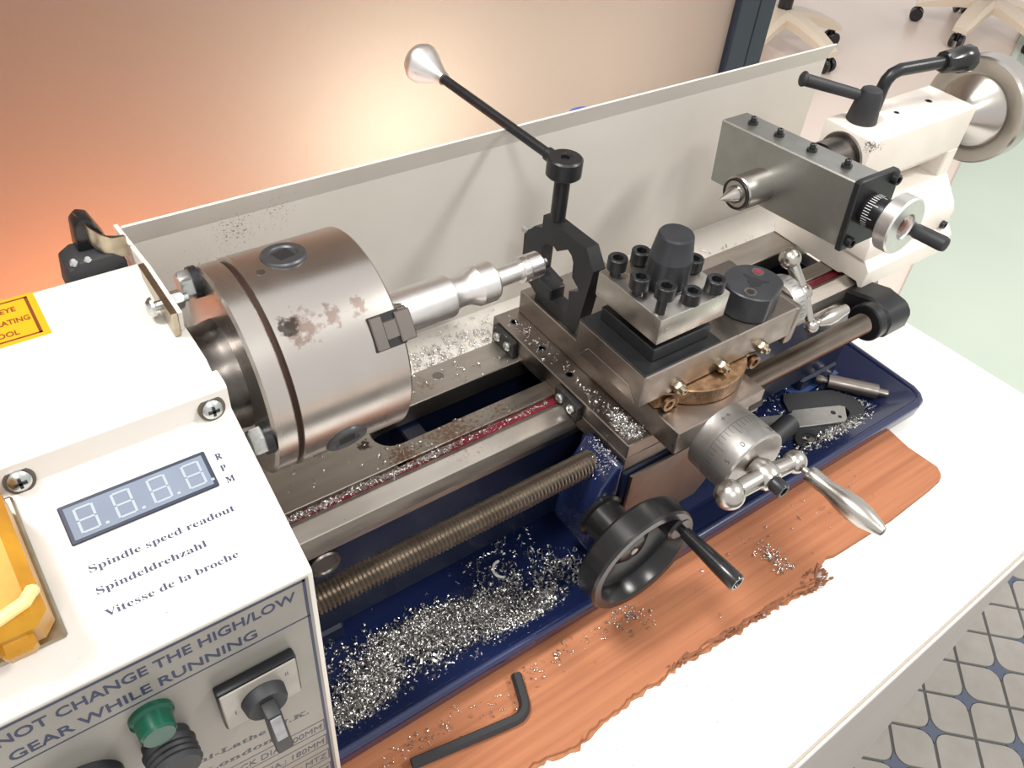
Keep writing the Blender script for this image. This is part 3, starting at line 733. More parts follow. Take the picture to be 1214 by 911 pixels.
# ------------------------------------------------------------------ cross slide with dial and ball handle
cs = thing('cross_slide', 'steel cross slide with graduated dial and ball handle', 'cross slide', (170, -30, -75))
b = NB(); box(b, 135, 204, -102, 46, -74.9, -58, 0.6); obj('slide', b, 'slide_steel', cs)
for x0_, x1_ in ((160, 172),):
    b = NB(); box(b, x0_ + 34, x1_ + 34, -102.3, -94, -72, -67); obj('slot', b, 'dark_gap', cs)
AX = Vector((170, -102, -77))
b = NB(); loft(b, AX, (0, -1, 0), [(0, 19), (0, 22), (8, 22), (9, 22.4), (28, 22.4), (29, 21.4), (29, 6)], 72); dl = obj('dial', b, 'dial_satin', cs)
b = NB()
for i in range(50):
    a = 2 * math.pi * i / 50; L_ = 7.5 if i % 5 == 0 else 4.5
    c = AX + V(math.cos(a) * 22.4, -11.5, math.sin(a) * 22.4); tdir = V(-math.sin(a), 0, math.cos(a)); nn = V(math.cos(a), 0, math.sin(a))
    q = [c + tdir * 0.17 + nn * .06, c - tdir * 0.17 + nn * .06, c - tdir * 0.17 + V(0, -L_, 0) + nn * .06, c + tdir * 0.17 + V(0, -L_, 0) + nn * .06]
    b.faces.new([b.verts.new(p) for p in q])
ring = []
for i in range(73):
    a = 2 * math.pi * i / 72; ring.append((b.verts.new(AX + V(22.46 * math.cos(a), -10.9, 22.46 * math.sin(a))), b.verts.new(AX + V(22.46 * math.cos(a), -11.3, 22.46 * math.sin(a)))))
for p, q in zip(ring, ring[1:]): b.faces.new((p[0], q[0], q[1], p[1]))
obj('graduations', b, 'ink_grey', dl)
for k, (num, ang) in enumerate((('0', 118), ('25', 62), ('5', 150), ('20', 30))):
    a = math.radians(ang); nn = V(math.cos(a), 0, math.sin(a)); td = V(math.sin(a), 0, -math.cos(a))
    text('lettering', num, AX + nn * 22.55 + V(0, -25.5, 0) - td * 1.5, td, V(0, 1, 0), 4.6, 'ink_grey', dl)
for k in (0, 1):
    a = math.radians(108 - 10 * k); nn = V(math.cos(a), 0, math.sin(a)); td = V(math.sin(a), 0, -math.cos(a))
    text('lettering', '+', AX + nn * 22.15 + V(0, -7, 0) - td * 1.5, td, V(0, 1, 0), 5.5, 'ink_grey', dl)
b = NB(); cyl(b, AX + V(0, -28, 0), AX + V(0, -36, 0), 5.2, seg=20); obj('collar', b, 'copper', cs)
HC = Vector((168, -140, -74))
bl, br_ = Vector((140, -140, -73)), Vector((193, -141, -77))
b = NB(); tube(b, [bl, HC, br_], [5.0, 5.6, 4.4], 20); ball(b, bl, 8.4, 32, 18); ball(b, br_, 6.9, 32, 18)
loft(b, HC + V(0, 8, 0), (0, -1, 0), [(0, 6), (4, 8), (11, 8), (14, 6.4), (15, 4)], 32); bh = obj('ball_handle', b, 'bright_steel', cs, 'polished steel ball crank')
b = NB(); loft(b, HC + V(0, -6, 0), (0, -1, 0), [(0, 4.6), (7, 4.6), (8, 4.0), (8, 2.6, 'h'), (4, 2.6, 'h')], 24); obj('bolt', b, 'black_oxide', bh)
b = NB(); loft(b, br_ + V(0, -6, 0), (0.02, -1, 0.02), [(0, 2), (4, 2), (4.4, 4.6), (6, 5.0), (10, 4.8), (18, 4.6), (26, 6.2), (34, 7.0), (42, 6.2), (50, 4.0), (53, 2.8), (53.6, 1.5)], 32); obj('grip', b, 'bright_steel', bh)

# ------------------------------------------------------------------ compound slide
cp = thing('compound_slide', 'steel compound slide with swivel base and small ball handle', 'compound slide', (175, -56, -58))
b = NB()
pts = [(136, -34), (136, -80)] + [(148, -86)] + [(177 + 36 * math.cos(math.radians(a)), -62 + 33 * math.sin(math.radians(a))) for a in range(222, 322, 9)] + [(212, -84), (214, -78), (214, -34)]
prism(b, pts, 'z', -57.9, -47, 0.6); sb_ = obj('swivel_base', b, 'brass_stain', cp, 'brown stained swivel base with degree scale')
for (x, y) in ((141, -83.5), (210, -83.5)):
    b = NB(); loft(b, (x, y - 0.6, -52.5), (0, -1, 0), [(0, 4.4), (2.0, 4.4), (2.0, 2.4), (0.5, 2.4)], 24); obj('clamp_screw', b, 'brass_stain', sb_)
b = NB()
for i in range(21):
    a = math.radians(232 + 4 * i); L_ = 4.5 if i % 5 == 0 else 2.8
    p = V(177 + 36.15 * math.cos(a), -62 + 33.15 * math.sin(a), -48.5); t_ = V(-math.sin(a), math.cos(a), 0) * 0.18
    b.faces.new([b.verts.new(q) for q in (p - t_, p + t_, p + t_ - V(0, 0, L_), p - t_ - V(0, 0, L_))])
obj('scale_marks', b, 'ink_grey', sb_)
b = NB(); prism(b, [(-31, -46.9), (-79, -46.9), (-72, -38.2), (-38, -38.2)], 'x', 119.8, 232, 0.3); obj('dovetail', b, 'slide_steel', cp)
b = NB(); prism(b, [(-27, -25), (-83, -25), (-83, -46.5), (-79.6, -46.5), (-72.6, -38), (-37.4, -38), (-30.4, -46.5), (-27, -46.5)], 'x', 119.5, 240, 0.7); obj('top_slide', b, 'slide_steel', cp)
b = NB(); box(b, 119.2, 176, -82.6, -27.5, -24.98, -23.6, 0.4); obj('dark_pad', b, 'black_oxide', cp)
for x in (147, 181, 214):
    b = NB(); hex_bolt(b, (x, -83, -43), (0, -1, 0), 3.4, 3.6, roll=0.4); loft(b, (x, -86.6, -43), (0, -1, 0), [(0, 2), (2.6, 2), (2.9, 1.7), (2.9, 0.9, 'h'), (1.5, 0.9, 'h')], 18); obj('gib_screw', b, 'nickel', cp)
b = NB(); box(b, 240, 249, -82, -36, -56, -28, 3, 2); obj('end_bracket', b, 'slide_steel', cp)
CA = Vector((249, -62, -41))
b = NB(); loft(b, CA, (1, 0, 0), [(0, 16), (2, 17), (10, 17), (11, 16), (11, 5)], 56); cd = obj('dial', b, 'dial_satin', cp)
b = NB()
for i in range(40):
    a = 2 * math.pi * i / 40; nn = V(0, math.cos(a), math.sin(a)); td = V(0, -math.sin(a), math.cos(a)); c = CA + V(3, 0, 0) + nn * 17.06; L_ = 6 if i % 5 == 0 else 4
    b.faces.new([b.verts.new(q) for q in (c + td * .17, c - td * .17, c - td * .17 + V(L_, 0, 0), c + td * .17 + V(L_, 0, 0))])
obj('graduations', b, 'ink_grey', cd)
hc = Vector((269, -66, -36)); b0 = Vector((268, -50, -20)); s0 = Vector((270, -79, -54))
b = NB(); tube(b, [b0, hc, s0], [4.2, 3.6, 2.6], 18); ball(b, b0, 6.8, 28, 16); ball(b, s0, 4.6, 24, 14); ball(b, hc, 5.6, 24, 14); cyl(b, hc + V(-8, 2, -2), hc, 4, seg=16)
ch_ = obj('ball_handle', b, 'bright_steel', cp, 'small polished ball crank of the compound slide')
b = NB(); loft(b, s0 + V(4, 0, 0), (1, 0, 0), [(0, 1.6), (2, 1.8), (3, 3.0), (10, 5.0), (16, 5.4), (24, 3.9), (30, 3.4), (31, 2.4)], 24); obj('grip', b, 'bright_steel', ch_)

# ------------------------------------------------------------------ tool post
tp = thing('tool_post', 'square four-way steel tool post with black nut and bolts', 'tool post', (150, -54.5, -23.6))
b = NB(); box(b, 129, 172, -76, -33, -23.5, -15, 0.6); obj('base_plate', b, 'black_oxide', tp)
b = NB(); box(b, 137, 163, -68, -41, -15.1, -7.9, 0.4); obj('core', b, 'black_oxide', tp)
b = NB(); box(b, 125.5, 175, -79.2, -29.6, -8, 8, 0.9, 2); obj('top_block', b, 'steel', tp)
b = NB(); loft(b, (150, -55, 8), (0, 0, 1), [(0, 11.4), (1, 11.8), (17, 11.4), (17.4, 11.2), (29.5, 9.3), (30.5, 8.6)], 48); obj('clamp_nut', b, 'gunmetal', tp, sm=20)
for (x, y, dz, shank) in ((131, -36.5, 4, 1), (150, -34.5, 1, 0), (169.5, -34.5, 1, 0), (130.5, -55, 4, 1), (130, -73, 10, 1), (150, -74, 0.1, 0), (168.5, -73, 0.1, 0), (170.5, -54, 1, 0)):
    b = NB(); cap_screw(b, (x, y, 8 + dz), (0, 0, 1), 5.3, 7.0, 2.7, (3.0, dz + 2), roll=random.uniform(0, 1)); obj('bolt', b, 'black_oxide', tp)

# round black block standing on the compound slide
db = thing('round_die_block', 'black round block with flat sides and clover hole on the compound slide', 'tool block', (214, -66, -24.9))
b = NB()
pts = []
for i in range(48):
    a = 2 * math.pi * i / 48; x, y = 17.5 * math.cos(a), 17.5 * math.sin(a)
    n1 = Vector((0.35, -0.94)); k = x * n1.x + y * n1.y
    if k > 14.2: x, y = x - n1.x * (k - 14.2), y - n1.y * (k - 14.2)
    pts.append((214 + x, -66 + y))
prism(b, pts, 'z', -24.9, -8, 0.7, 1, 12); obj('block', b, 'gunmetal', db)
b = NB()
for ang in (90, 205, 330):
    a = math.radians(ang); dx, dy = math.cos(a), math.sin(a)
    pr_ = [(214 + dx * t - dy * w, -66 + dy * t + dx * w) for t, w in ((1, -1.4), (8, -1.1), (9, 0), (8, 1.1), (1, 1.4))]
    prism(b, pr_, 'z', -8.05, -7.88)
loft(b, (214, -66, -8.05), (0, 0, 1), [(0, 4.2), (0.2, 4.2)], 20); obj('clover_hole', b, 'dark_gap', db)
for (x, y, mm_) in ((204.5, -71.5, 'dark_gap'), (223, -60, 'red_paint')):
    b = NB(); loft(b, (x, y, -8), (0, 0, 1), [(0, 3.8), (0.3, 3.7), (0.3, 2.7), (0.1, 2.6)], 24); ho = obj('screw_hole', b, 'steel_dark', db)
    b = NB(); loft(b, (x, y, -7.95), (0, 0, 1), [(0, 2.2), (0.2, 2.2)], 20); obj('set_screw', b, mm_, ho)

# ------------------------------------------------------------------ ball turning tool: black frame, post and lever
bt = thing('ball_turning_tool', 'black steel ball turning frame with upright post and long lever', 'turning tool', (148, 15, -58))
FX = 138
outer = [(34.5, -57.8), (-6.8, -57.8), (-9, -40), (-13.2, -8), (-4.6, 3), (17, 2.8), (35.4, 2.2), (35.4, -6.5), (42.5, -9), (51.5, -19.5), (51.2, -34), (45, -48), (38, -53)]
inner_cut = None
# closed outline of the C: outer round, then the opening
shape = [(34.5, -57.8), (-6.8, -57.8), (-9, -40), (-13.2, -8), (-4.6, 3), (35.4, 2.6), (35.4, -6), (42.5, -9), (51.5, -19.5), (51.2, -34), (45.3, -48.5), (34.5, -54)]
b = NB()
hole = [(20.5, -48.5), (3.0, -48.5), (4.2, -32.5), (-3.5, -27.5), (-2.6, -25.5), (3.4, -22), (4.4, -12), (6.6, -8.6), (10.4, -6.8), (19.6, -13.5), (23, -12), (30, -14.5), (33.5, -18), (33.5, -36), (20.5, -38)]
def ring_prism(bm, out, hol, x0_, x1_):
    b2 = NB()
    loops = []
    for x in (x0_, x1_):
        e = []
        for lp in (out, hol):
            vs_ = [b2.verts.new((x, p[0], p[1])) for p in lp]
            e.append(vs_)
        loops.append(e)
    for e in loops:
        ed = []
        for vs_ in e:
            for i in range(len(vs_)): ed.append(b2.edges.new((vs_[i], vs_[(i + 1) % len(vs_)])))
        bmesh.ops.triangle_fill(b2, use_beauty=True, use_dissolve=False, edges=ed)
    for k in (0, 1):
        A, B = loops[0][k], loops[1][k]
        for i in range(len(A)):
            j = (i + 1) % len(A); b2.faces.new((A[i], A[j], B[j], B[i]))
    bmesh.ops.recalc_face_normals(b2, faces=b2.faces[:]); join(bm, b2)
ring_prism(b, shape, hole, FX, FX + 9)
obj('frame', b, 'black_oxide', bt, sm=15)
b = NB(); prism(b, [(38, -42), (10.8, -42), (10.8, -33), (34, -33), (38, -36)], 'x', FX - 8.5, FX + 3, 0.8); th_ = obj('tool_block', b, 'black_oxide', bt)
b = NB(); loft(b, (FX - 3, 21, -33), (0, 0, 1), [(0, 2.0), (0.1, 2.0)], 20); obj('hole', b, 'dark_gap', th_)
b = NB(); cyl(b, (FX + 4, 52, -20), (FX + 4, 57, -20), 2.2, seg=16); obj('pin', b, 'zinc', bt)
PC = (142.5, 27.8)
b = NB(); cyl(b, (PC[0], PC[1], 2.0), (PC[0], PC[1], 32), 4.6, seg=28); obj('post', b, 'black_oxide', bt)
b = NB(); loft(b, (PC[0], PC[1], 31), (0, 0, 1), [(0, 9.2), (1, 10.2), (10.5, 10.2), (11.5, 9.2), (11.5, 4.4), (11.2, 4.2), (11.2, 2.6, 'h'), (9.5, 2.6, 'h')], 40); obj('post_head', b, 'black_oxide', bt)
l0 = Vector((142, 36, 37.5)); l1 = Vector((130.1, 135.9, 46.5)); ld = (l1 - l0).normalized(); LL = (l1 - l0).length
b = NB(); loft(b, l0, ld, [(0, 4.0), (6, 4.0), (7, 3.0), (LL, 3.0)], 22); lv = obj('lever', b, 'black_oxide', bt)
b = NB(); loft(b, l1, ld, [(-1.5, 4.0), (0.5, 4.3), (4, 5.2), (14, 9.8), (18, 11.6), (20, 12.2), (22, 12.2), (25, 10.8), (27.5, 7.4), (28.5, 3.5)], 40); obj('lever_knob', b, 'aluminium', lv, 'conical aluminium lever knob')

# ------------------------------------------------------------------ tailstock
ts = thing('tailstock', 'white tailstock with steel handwheel and two black levers', 'tailstock', (440, 0, -90))
b = NB(); prism(b, [(-20.5, 20), (20.5, 20), (20.5, -12), (15, -20), (-15, -20), (-20.5, -12)], 'x', 368, 490, 1.2, 2); obj('body', b, 'tail_paint', ts)
b = NB(); prism(b, [(20.5, -12), (-20.5, -12), (-20.5, -34), (20.5, -34)], 'x', 476, 490, 1.0); prism(b, [(20.5, -12), (2, -12), (2, -34), (20.5, -34)], 'x', 372, 490, 1.0); obj('neck', b, 'tail_paint', ts)
b = NB(); prism(b, [(-21, -33), (21, -33), (37, -50.6), (38.5, -56), (38.5, -69), (-38.5, -69), (-38.5, -56), (-36, -50.6)], 'x', 384, 490, 1.0, 2); obj('base', b, 'tail_paint', ts)
b = NB(); prism(b, [(-39, -69.4), (40, -69.4), (44, -76), (43, -89.8), (-22, -89.8), (-25, -87.8), (-38, -87.8), (-41.2, -92), (-43.5, -92), (-44.5, -76)], 'x', 386, 492, 0.6); obj('base_plate', b, 'tail_paint', ts)
b = NB(); loft(b, (480, -38.6, -66), (0, -1, 0), [(0, 3), (3, 3), (3, 1.6, 'h'), (1, 1.6, 'h')], 18); obj('clamp_screw', b, 'black_oxide', ts)
b = NB(); loft(b, (395, -10, -33), (0, 0, 1), [(0, 7, 'h'), (6, 7, 'h'), (7, 6)], 24); obj('clamp_nut', b, 'black_oxide', ts)
b = NB(); loft(b, (345, 0, 0), (1, 0, 0), [(0, 14), (0, 14.8), (26, 14.8)], 40); obj('quill', b, 'spindle_steel', ts)
b = NB(); loft(b, (366.5, 0, 0), (1, 0, 0), [(0, 17), (1.6, 17.8)], 40); obj('quill_collar', b, 'steel_dark', ts)
for x, y, r_ in ((423, 2, 2.2), (463, 3, 2.7)):
    b = NB(); loft(b, (x, y, 20), (0, 0, 1), [(0, r_), (0.15, r_ - 0.2), (0.15, r_ * 0.6), (-1, r_ * 0.6)], 20); obj('oil_hole', b, 'black_oxide', ts)
# handwheel
b = NB(); cyl(b, (490, 0, 0), (512, 0, 0), 7, seg=24); obj('screw_shaft', b, 'steel', ts)
b = NB(); loft(b, (508, 0, 0), (1, 0, 0), [(0, 8), (3, 11), (20, 25), (21, 27), (20, 30), (20, 39), (22, 40.5), (38, 40.5), (40, 39), (40, 10)], 72); thw = obj('handwheel', b, 'bright_steel', ts, 'polished steel handwheel with conical hub', sm=25)
b = NB(); loft(b, (527.8, 20, 28), (-1, 0, 0), [(0, 3.4), (0.4, 3.4)], 20); obj('hole', b, 'dark_gap', thw)
b = NB(); cyl(b, (548, 34, 0), (600, 34, 0), 5, 6, seg=20); obj('handle', b, 'bright_steel', thw)
# quill lock lever and clamp lever
b = NB(); loft(b, (388, 6, 20), (0.0, 0.0, 1), [(0, 10.4), (1, 10.6), (18, 8.2), (22, 6.8), (23, 5)], 28); l1_ = obj('lock_lever', b, 'black_matte', ts)
b = NB(); tube(b, [(386, 8, 36), (378, 14, 38.5)], 3.6, 16); tube(b, [(380, 12, 38), (348, 32, 46)], [3.8, 4.2], 18); ball(b, (347, 33, 46.4), 5.2, 20, 12, (-35, 22, 9), 0.5); obj('lever_arm', b, 'black_matte', l1_)
b = NB(); pts = [(412, 13, 16), (412, 13, 36), (413, 12.8, 41), (416, 12.2, 45), (422, 11, 47.5), (470, 2, 49)]
tube(b, pts, 4.4, 16); l2_ = obj('clamp_lever', b, 'black_oxide', ts)
b = NB(); loft(b, (460, 3.5, 49), (58, -9, -0.5), [(0, 6.4), (1, 7.6), (16, 8.8), (17, 9.4), (26, 9.8), (27.5, 9)], 10); obj('knob', b, 'black_plastic', l2_)

# offset centre block in the tailstock quill (rolled a few degrees about the spindle axis)
oc = thing('offset_centre_block', 'grey steel offset block with micrometer dial and small handwheel on the tailstock', 'lathe attachment', (300, -10, -25))
RL = math.radians(-4.2)
def roll(bm, a=RL):
    for v in bm.verts:
        y, z = v.co.y, v.co.z; v.co.y = y * math.cos(a) - z * math.sin(a); v.co.z = y * math.sin(a) + z * math.cos(a)
b = NB(); box(b, 288, 312, -64, 42, -14, 29, 0.8); roll(b); obj('block', b, 'block_steel', oc)
b = NB(); box(b, 312.1, 332, -34, 32, -13, 15, 0.8); roll(b); obj('rear_slide', b, 'steel_dark', oc)
b = NB(); cyl(b, (331, 0, 0), (346, 0, 0), 12, seg=32); obj('taper_shank', b, 'steel_dark', oc)
for y in (26, 4, -22, -48):
    b = NB(); loft(b, (300, y, 29), (0, 0, 1), [(0, 3.3), (1.6, 3.3), (1.6, 1.9), (4.5, 1.9), (5, 1.4), (5, 0.8, 'h'), (3.5, 0.8, 'h')], 18); roll(b); obj('set_screw', b, 'black_oxide', oc)
b = NB(); prism(b, [(286, -15), (286, 30), (289, 31), (322, 31), (326, 28), (326, -10), (320, -15)], 'y', -68.5, -64.05, 0.8); roll(b); ep = obj('end_plate', b, 'black_oxide', oc)
for x, z in ((320, 25), (292, -9), (320, -8)):
    b = NB(); cap_screw(b, (x, -68.5, z), (0, -1, 0), 3.4, 3.6, 1.7); roll(b); obj('screw', b, 'black_oxide', ep)
MC = Vector((302, -68.5, 10))
b = NB(); loft(b, MC, (0, -1, 0), [(0, 10), (2, 10.4), (14, 10.4), (15, 10)], 48); roll(b); md = obj('micrometer_dial', b, 'anodised', oc)
b = NB()
for i in range(40):
    a = 2 * math.pi * i / 40; nn = V(math.cos(a), 0, math.sin(a)); td = V(-math.sin(a), 0, math.cos(a)); L_ = 7 if i % 5 == 0 else 4
    c = MC + nn * 10.48 + V(0, -3, 0); b.faces.new([b.verts.new(q) for q in (c + td * .2, c - td * .2, c - td * .2 + V(0, -L_, 0), c + td * .2 + V(0, -L_, 0))])
roll(b); obj('graduations', b, 'white_print', md)
text('lettering', '0', MC + V(-4.5, -12.5, 10.2), V(1, 0, 0), V(0, 1, 0), 4, 'white_print', md)
b = NB(); loft(b, MC + V(0, -16, 0), (0, -1, 0), [(0, 7), (0, 16), (1.2, 17.5), (9, 17.5), (10, 16.6), (10, 8), (9.2, 7.2), (4, 6.6), (3, 4)], 64); roll(b); hw2 = obj('small_handwheel', b, 'aluminium', oc, 'small aluminium handwheel', sm=28)
b = NB(); hex_bolt(b, MC + V(0, -20, 0), (0, -1, 0), 3.4, 3); cyl(b, MC + V(0, -14, 0), MC + V(0, -21, 0), 2.4, seg=14); roll(b); obj('centre_nut', b, 'copper', hw2)
b = NB(); loft(b, MC + V(11, -25, -5), (0, -1, 0), [(0, 3), (2, 4.2), (3, 4.4), (20, 4.6), (22, 4), (22.6, 2)], 24); roll(b); obj('handle', b, 'black_matte', hw2)

# live centre
lc = thing('live_centre', 'bright steel live centre with pointed cone facing the chuck', 'live centre', (270, 0, -12))
b = NB(); loft(b, (250, 0, 0), (1, 0, 0), [(0, 0.25), (12, 5.6), (13, 5.8), (21, 6.4)], 40); obj('cone_point', b, 'bright_steel', lc)
b = NB(); loft(b, (264, 0, 0), (1, 0, 0), [(0, 6.5), (0, 8.6), (0.6, 9.4), (1.2, 9.4), (1.2, 10.4), (2, 11.2), (24, 11.2), (24.6, 10.6)], 48); obj('housing', b, 'bright_steel', lc)
b = NB(); loft(b, (263.6, 0, 0), (1, 0, 0), [(0, 8.6), (0, 10.0), (1.4, 10.0)], 48, cap0=False, cap1=False); obj('seal_ring', b, 'black_oxide', lc)
b = NB(); loft(b, (288.2, 0, 0), (-1, 0, 0), [(0, 9.5, 'h'), (-0.1, 9.5, 'h')], 24); hex_bolt(b, (288, 0, 0), (-1, 0, 0), 9.6, 3.2, roll=0.5); obj('hex_collar', b, 'steel', lc)

# ------------------------------------------------------------------ tools lying in the tray
def on(z, h): return z + h
G = 'tools lying in the blue tray'
ZT = TF + 0.15
b = NB(); pl = [(349, -40), (356, -34), (395, -52), (404, -66), (402, -80), (390, -88), (364, -92), (345, -86), (334, -70)]
ho_ = [(381 + 7 * math.cos(math.radians(a)), -73 + 7 * math.sin(math.radians(a))) for a in range(0, 360, 30)]
def ring_prism_z(bm, out, hol, z0, z1):
    b2 = NB(); ring_prism(b2, out, hol, z0, z1)
    for v in b2.verts: v.co = Vector((v.co.y, v.co.z, v.co.x))
    join(bm, b2)
ring_prism_z(b, pl, ho_, ZT, ZT + 3)
solo('gear_guard_plate', b, 'black_matte', 'flat black plate with a round hole lying under the spanner', 'plate', G)
b = NB()
sp_pts = [(291, -49), (300, -37), (341, -54), (345, -52), (383, -68.5), (386, -72), (376, -82), (372, -83), (330, -66), (326, -63)]
holes = []
prism(b, sp_pts, 'z', ZT + 3.2, ZT + 5.4, 0.4); 
spn = thing('flat_spanner', 'flat grey steel spanner with two holes lying in the tray', 'spanner', (340, -60, ZT + 3.2), G)
obj('blade', b, 'dial_satin', spn)
for x, y, r_ in ((371.5, -71.5, 2.2), (372.5, -77.5, 1.6)):
    b = NB(); loft(b, (x, y, ZT + 5.38), (0, 0, 1), [(0, r_), (0.1, r_)], 16); obj('hole', b, 'dark_gap', spn)
sl = thing('black_sleeve', 'short black tubular sleeve leaning on the spanner', 'sleeve', (309, -66, ZT), G)
b = NB(); loft(b, (296, -68, ZT + 8.4), (0.87, 0.10, 0.12), [(0, 8), (0.5, 8.4), (29, 8.4), (29.6, 8), (29.6, 5), (22, 5)], 32); obj('tube', b, 'black_matte', sl)
wsh = thing('black_washer', 'round black washer with a notched centre lying beside the sleeve', 'washer', (333, -80, ZT), G)
b = NB(); loft(b, (333, -81, ZT), (0, 0, 1), [(0, 4.5), (0, 11.5), (0.5, 12), (3, 12), (3.5, 11.5), (3.5, 7.5), (2.6, 7), (2.6, 4.5)], 40, cap0=False, cap1=False)
vsx = b.verts[:]; n_ = 40
for i in range(n_): b.faces.new((vsx[i], vsx[(i + 1) % n_], vsx[7 * n_ + (i + 1) % n_], vsx[7 * n_ + i]))
obj('ring', b, 'black_oxide', wsh)
b = NB(); box(b, 330, 336, -83.5, -79, ZT + 2.6, ZT + 4.2, 0.4); obj('notch', b, 'steel_dark', wsh)
rd_ = thing('stepped_rod', 'dark steel rod with narrow ends lying across the tray', 'rod', (405, -58, ZT), G)
a0, a1 = Vector((390, -37, ZT + 6.5)), Vector((428, -82, ZT + 6.5)); dd = (a1 - a0).normalized(); LR = (a1 - a0).length
b = NB(); loft(b, a0, dd, [(0, 3.4), (1, 4), (6, 4), (6.2, 2.8), (10, 2.8), (10.2, 6), (LR - 9, 6.4), (LR - 8.6, 6), (LR - 8.4, 3.6), (LR - 1, 3.8), (LR, 3)], 28); obj('shaft', b, 'steel_dark', rd_)
ak = NB(); tube(ak, [(424, -62, ZT + 3), (412, -54, ZT + 3), (404, -48, ZT + 3)], [4.2, 3, 3], 12)
solo('dark_knob', ak, 'black_matte', 'small black knobbed pin lying behind the dark rod', 'pin', G)
b = NB(); prism(b, [(361, -24), (424, -16), (432, -28), (424, -40), (364, -42)], 'z', ZT, ZT + 1.4, 0.3)
solo('blue_plate', b, 'plate_blue', 'thin glossy blue plate lying in the tray near the leadscrew end', 'plate', G)

# hexagon key on the cardboard
hk = thing('hexagon_key', 'large black hexagon key lying on the cardboard', 'hexagon key', (0, -130, CT + 0.05))
b = NB()
pa, pb, pc_ = Vector((31, -114, CT + 3.1)), Vector((22.5, -137.5, CT + 3.1)), Vector((-46, -125.5, CT + 3.1))
d1 = (pb - pa).normalized(); d2 = (pc_ - pb).normalized(); path = [pa]
q0, q1 = pb - d1 * 9, pb + d2 * 9
for i in range(9):
    t = i / 8; path.append(q0 * (1 - t) ** 2 + pb * 2 * t * (1 - t) + q1 * t ** 2)
path.append(pc_)
tube(b, path, 3.3, 6); obj('bar', b, 'black_matte', hk, sm=25)

# ------------------------------------------------------------------ swarf
def curl(bm, p, size, turns, rad, w, rn):
    """one thin turned chip: a helical ribbon"""
    ax = Vector((rn.uniform(-1, 1), rn.uniform(-1, 1), rn.uniform(-0.6, 0.6))).normalized(); _, a, c = basis(ax)
    n = max(5, int(turns * 8)); prev = None; ph = rn.uniform(0, 6.28)
    for i in range(n + 1):
        t = i / n; th = ph + turns * 2 * math.pi * t; rr = rad * (1 + 0.3 * (t - 0.5))
        q = Vector(p) + ax * (size * (t - 0.5)) + (a * math.cos(th) + c * math.sin(th)) * rr
        v1 = bm.verts.new(q + ax * w / 2); v2 = bm.verts.new(q - ax * w / 2 + (a * math.cos(th) + c * math.sin(th)) * w * 0.25)
        if prev: bm.faces.new((prev[0], v1, v2, prev[1]))
        prev = (v1, v2)
def flake(bm, p, s, rn):
    ax = Vector((rn.uniform(-1, 1), rn.uniform(-1, 1), rn.uniform(-1, 1))).normalized(); _, a, c = basis(ax)
    q = [Vector(p) + a * s * rn.uniform(0.3, 1) * sx + c * s * rn.uniform(0.15, 0.6) * sy for sx, sy in ((-1, -1), (1, -1), (1, 1), (-1, 1))]
    bm.faces.new([bm.verts.new(v) for v in q])
def swarf(name, label, spots, z, rn, scale=1.0, zfun=None):
    """spots: (x, y, spread_x, spread_y, number, heap height)"""
    bm = NB()
    for (x, y, sx, sy, n, hh) in spots:
        for i in range(int(n * 1.5)):
            gx, gy = rn.gauss(0, 1), rn.gauss(0, 1); px, py = x + gx * sx, y + gy * sy
            zz = (zfun(px, py) if zfun else z)
            if zz is None: continue
            lift = hh * math.exp(-(gx * gx + gy * gy) / 2) * rn.random()
            k = rn.random(); s = scale * rn.uniform(0.6, 1.25)
            if k < 0.62: curl(bm, (px, py, zz + 0.7 * s + lift), 1.6 * s, rn.uniform(0.5, 1.3), rn.uniform(0.6, 1.5) * s, 0.6 * s, rn)
            elif k < 0.80: curl(bm, (px, py, zz + 0.8 * s + lift), rn.uniform(3, 8) * s, rn.uniform(1.5, 3.5), rn.uniform(0.3, 0.8) * s, 0.45 * s, rn)
            else: flake(bm, (px, py, zz + 0.5 * s + lift), rn.uniform(0.5, 1.3) * s, rn)
    o = solo(name, bm, 'chip_steel', label, 'metal chips', kind='stuff', sm=180); return o
rn = random.Random(11)
def zt(x, y):
    if not (FX0 + 34 < x < FX1 - 34) or y > -38 and x < 118 and False: return None
    if y < FY0 + 8: return None
    if y < FY0 + 30: return FZ + (FY0 + 30 - y) / 22 * 13.5 * 0.9
    return FZ
swarf('metal_chips', 'heap of curly bright metal chips in the blue tray', [
    (-64, -82, 8, 6, 260, 6), (-50, -80, 9, 7, 420, 8), (-36, -70, 9, 7, 420, 7), (-18, -58, 10, 5, 380, 6), (3, -58, 11, 6, 480, 8), (8, -70, 12, 7, 620, 10), (28, -68, 11, 6, 560, 9), (46, -70, 9, 6, 360, 6),
    (42, -84, 9, 4, 300, 4), (58, -90, 9, 3, 180, 3), (70, -84, 8, 5, 160, 3), (78, -80, 7, 6, 90, 3), (62, -60, 10, 8, 110, 3), (90, -64, 8, 8, 90, 3), (105, -74, 8, 7, 80, 3), (66, -38, 18, 10, 60, 1), (-70, -60, 12, 14, 110, 2), (-40, -55, 14, 8, 120, 2), (20, -95, 40, 5, 70, 1)], TF, rn, 1.05, zt)
swarf('metal_chips', 'larger bright flakes and curls lying on the chip heap', [(-40, -74, 18, 10, 26, 5), (5, -66, 22, 8, 34, 8), (40, -72, 18, 8, 24, 6)], TF + 3, rn, 2.1, zt)
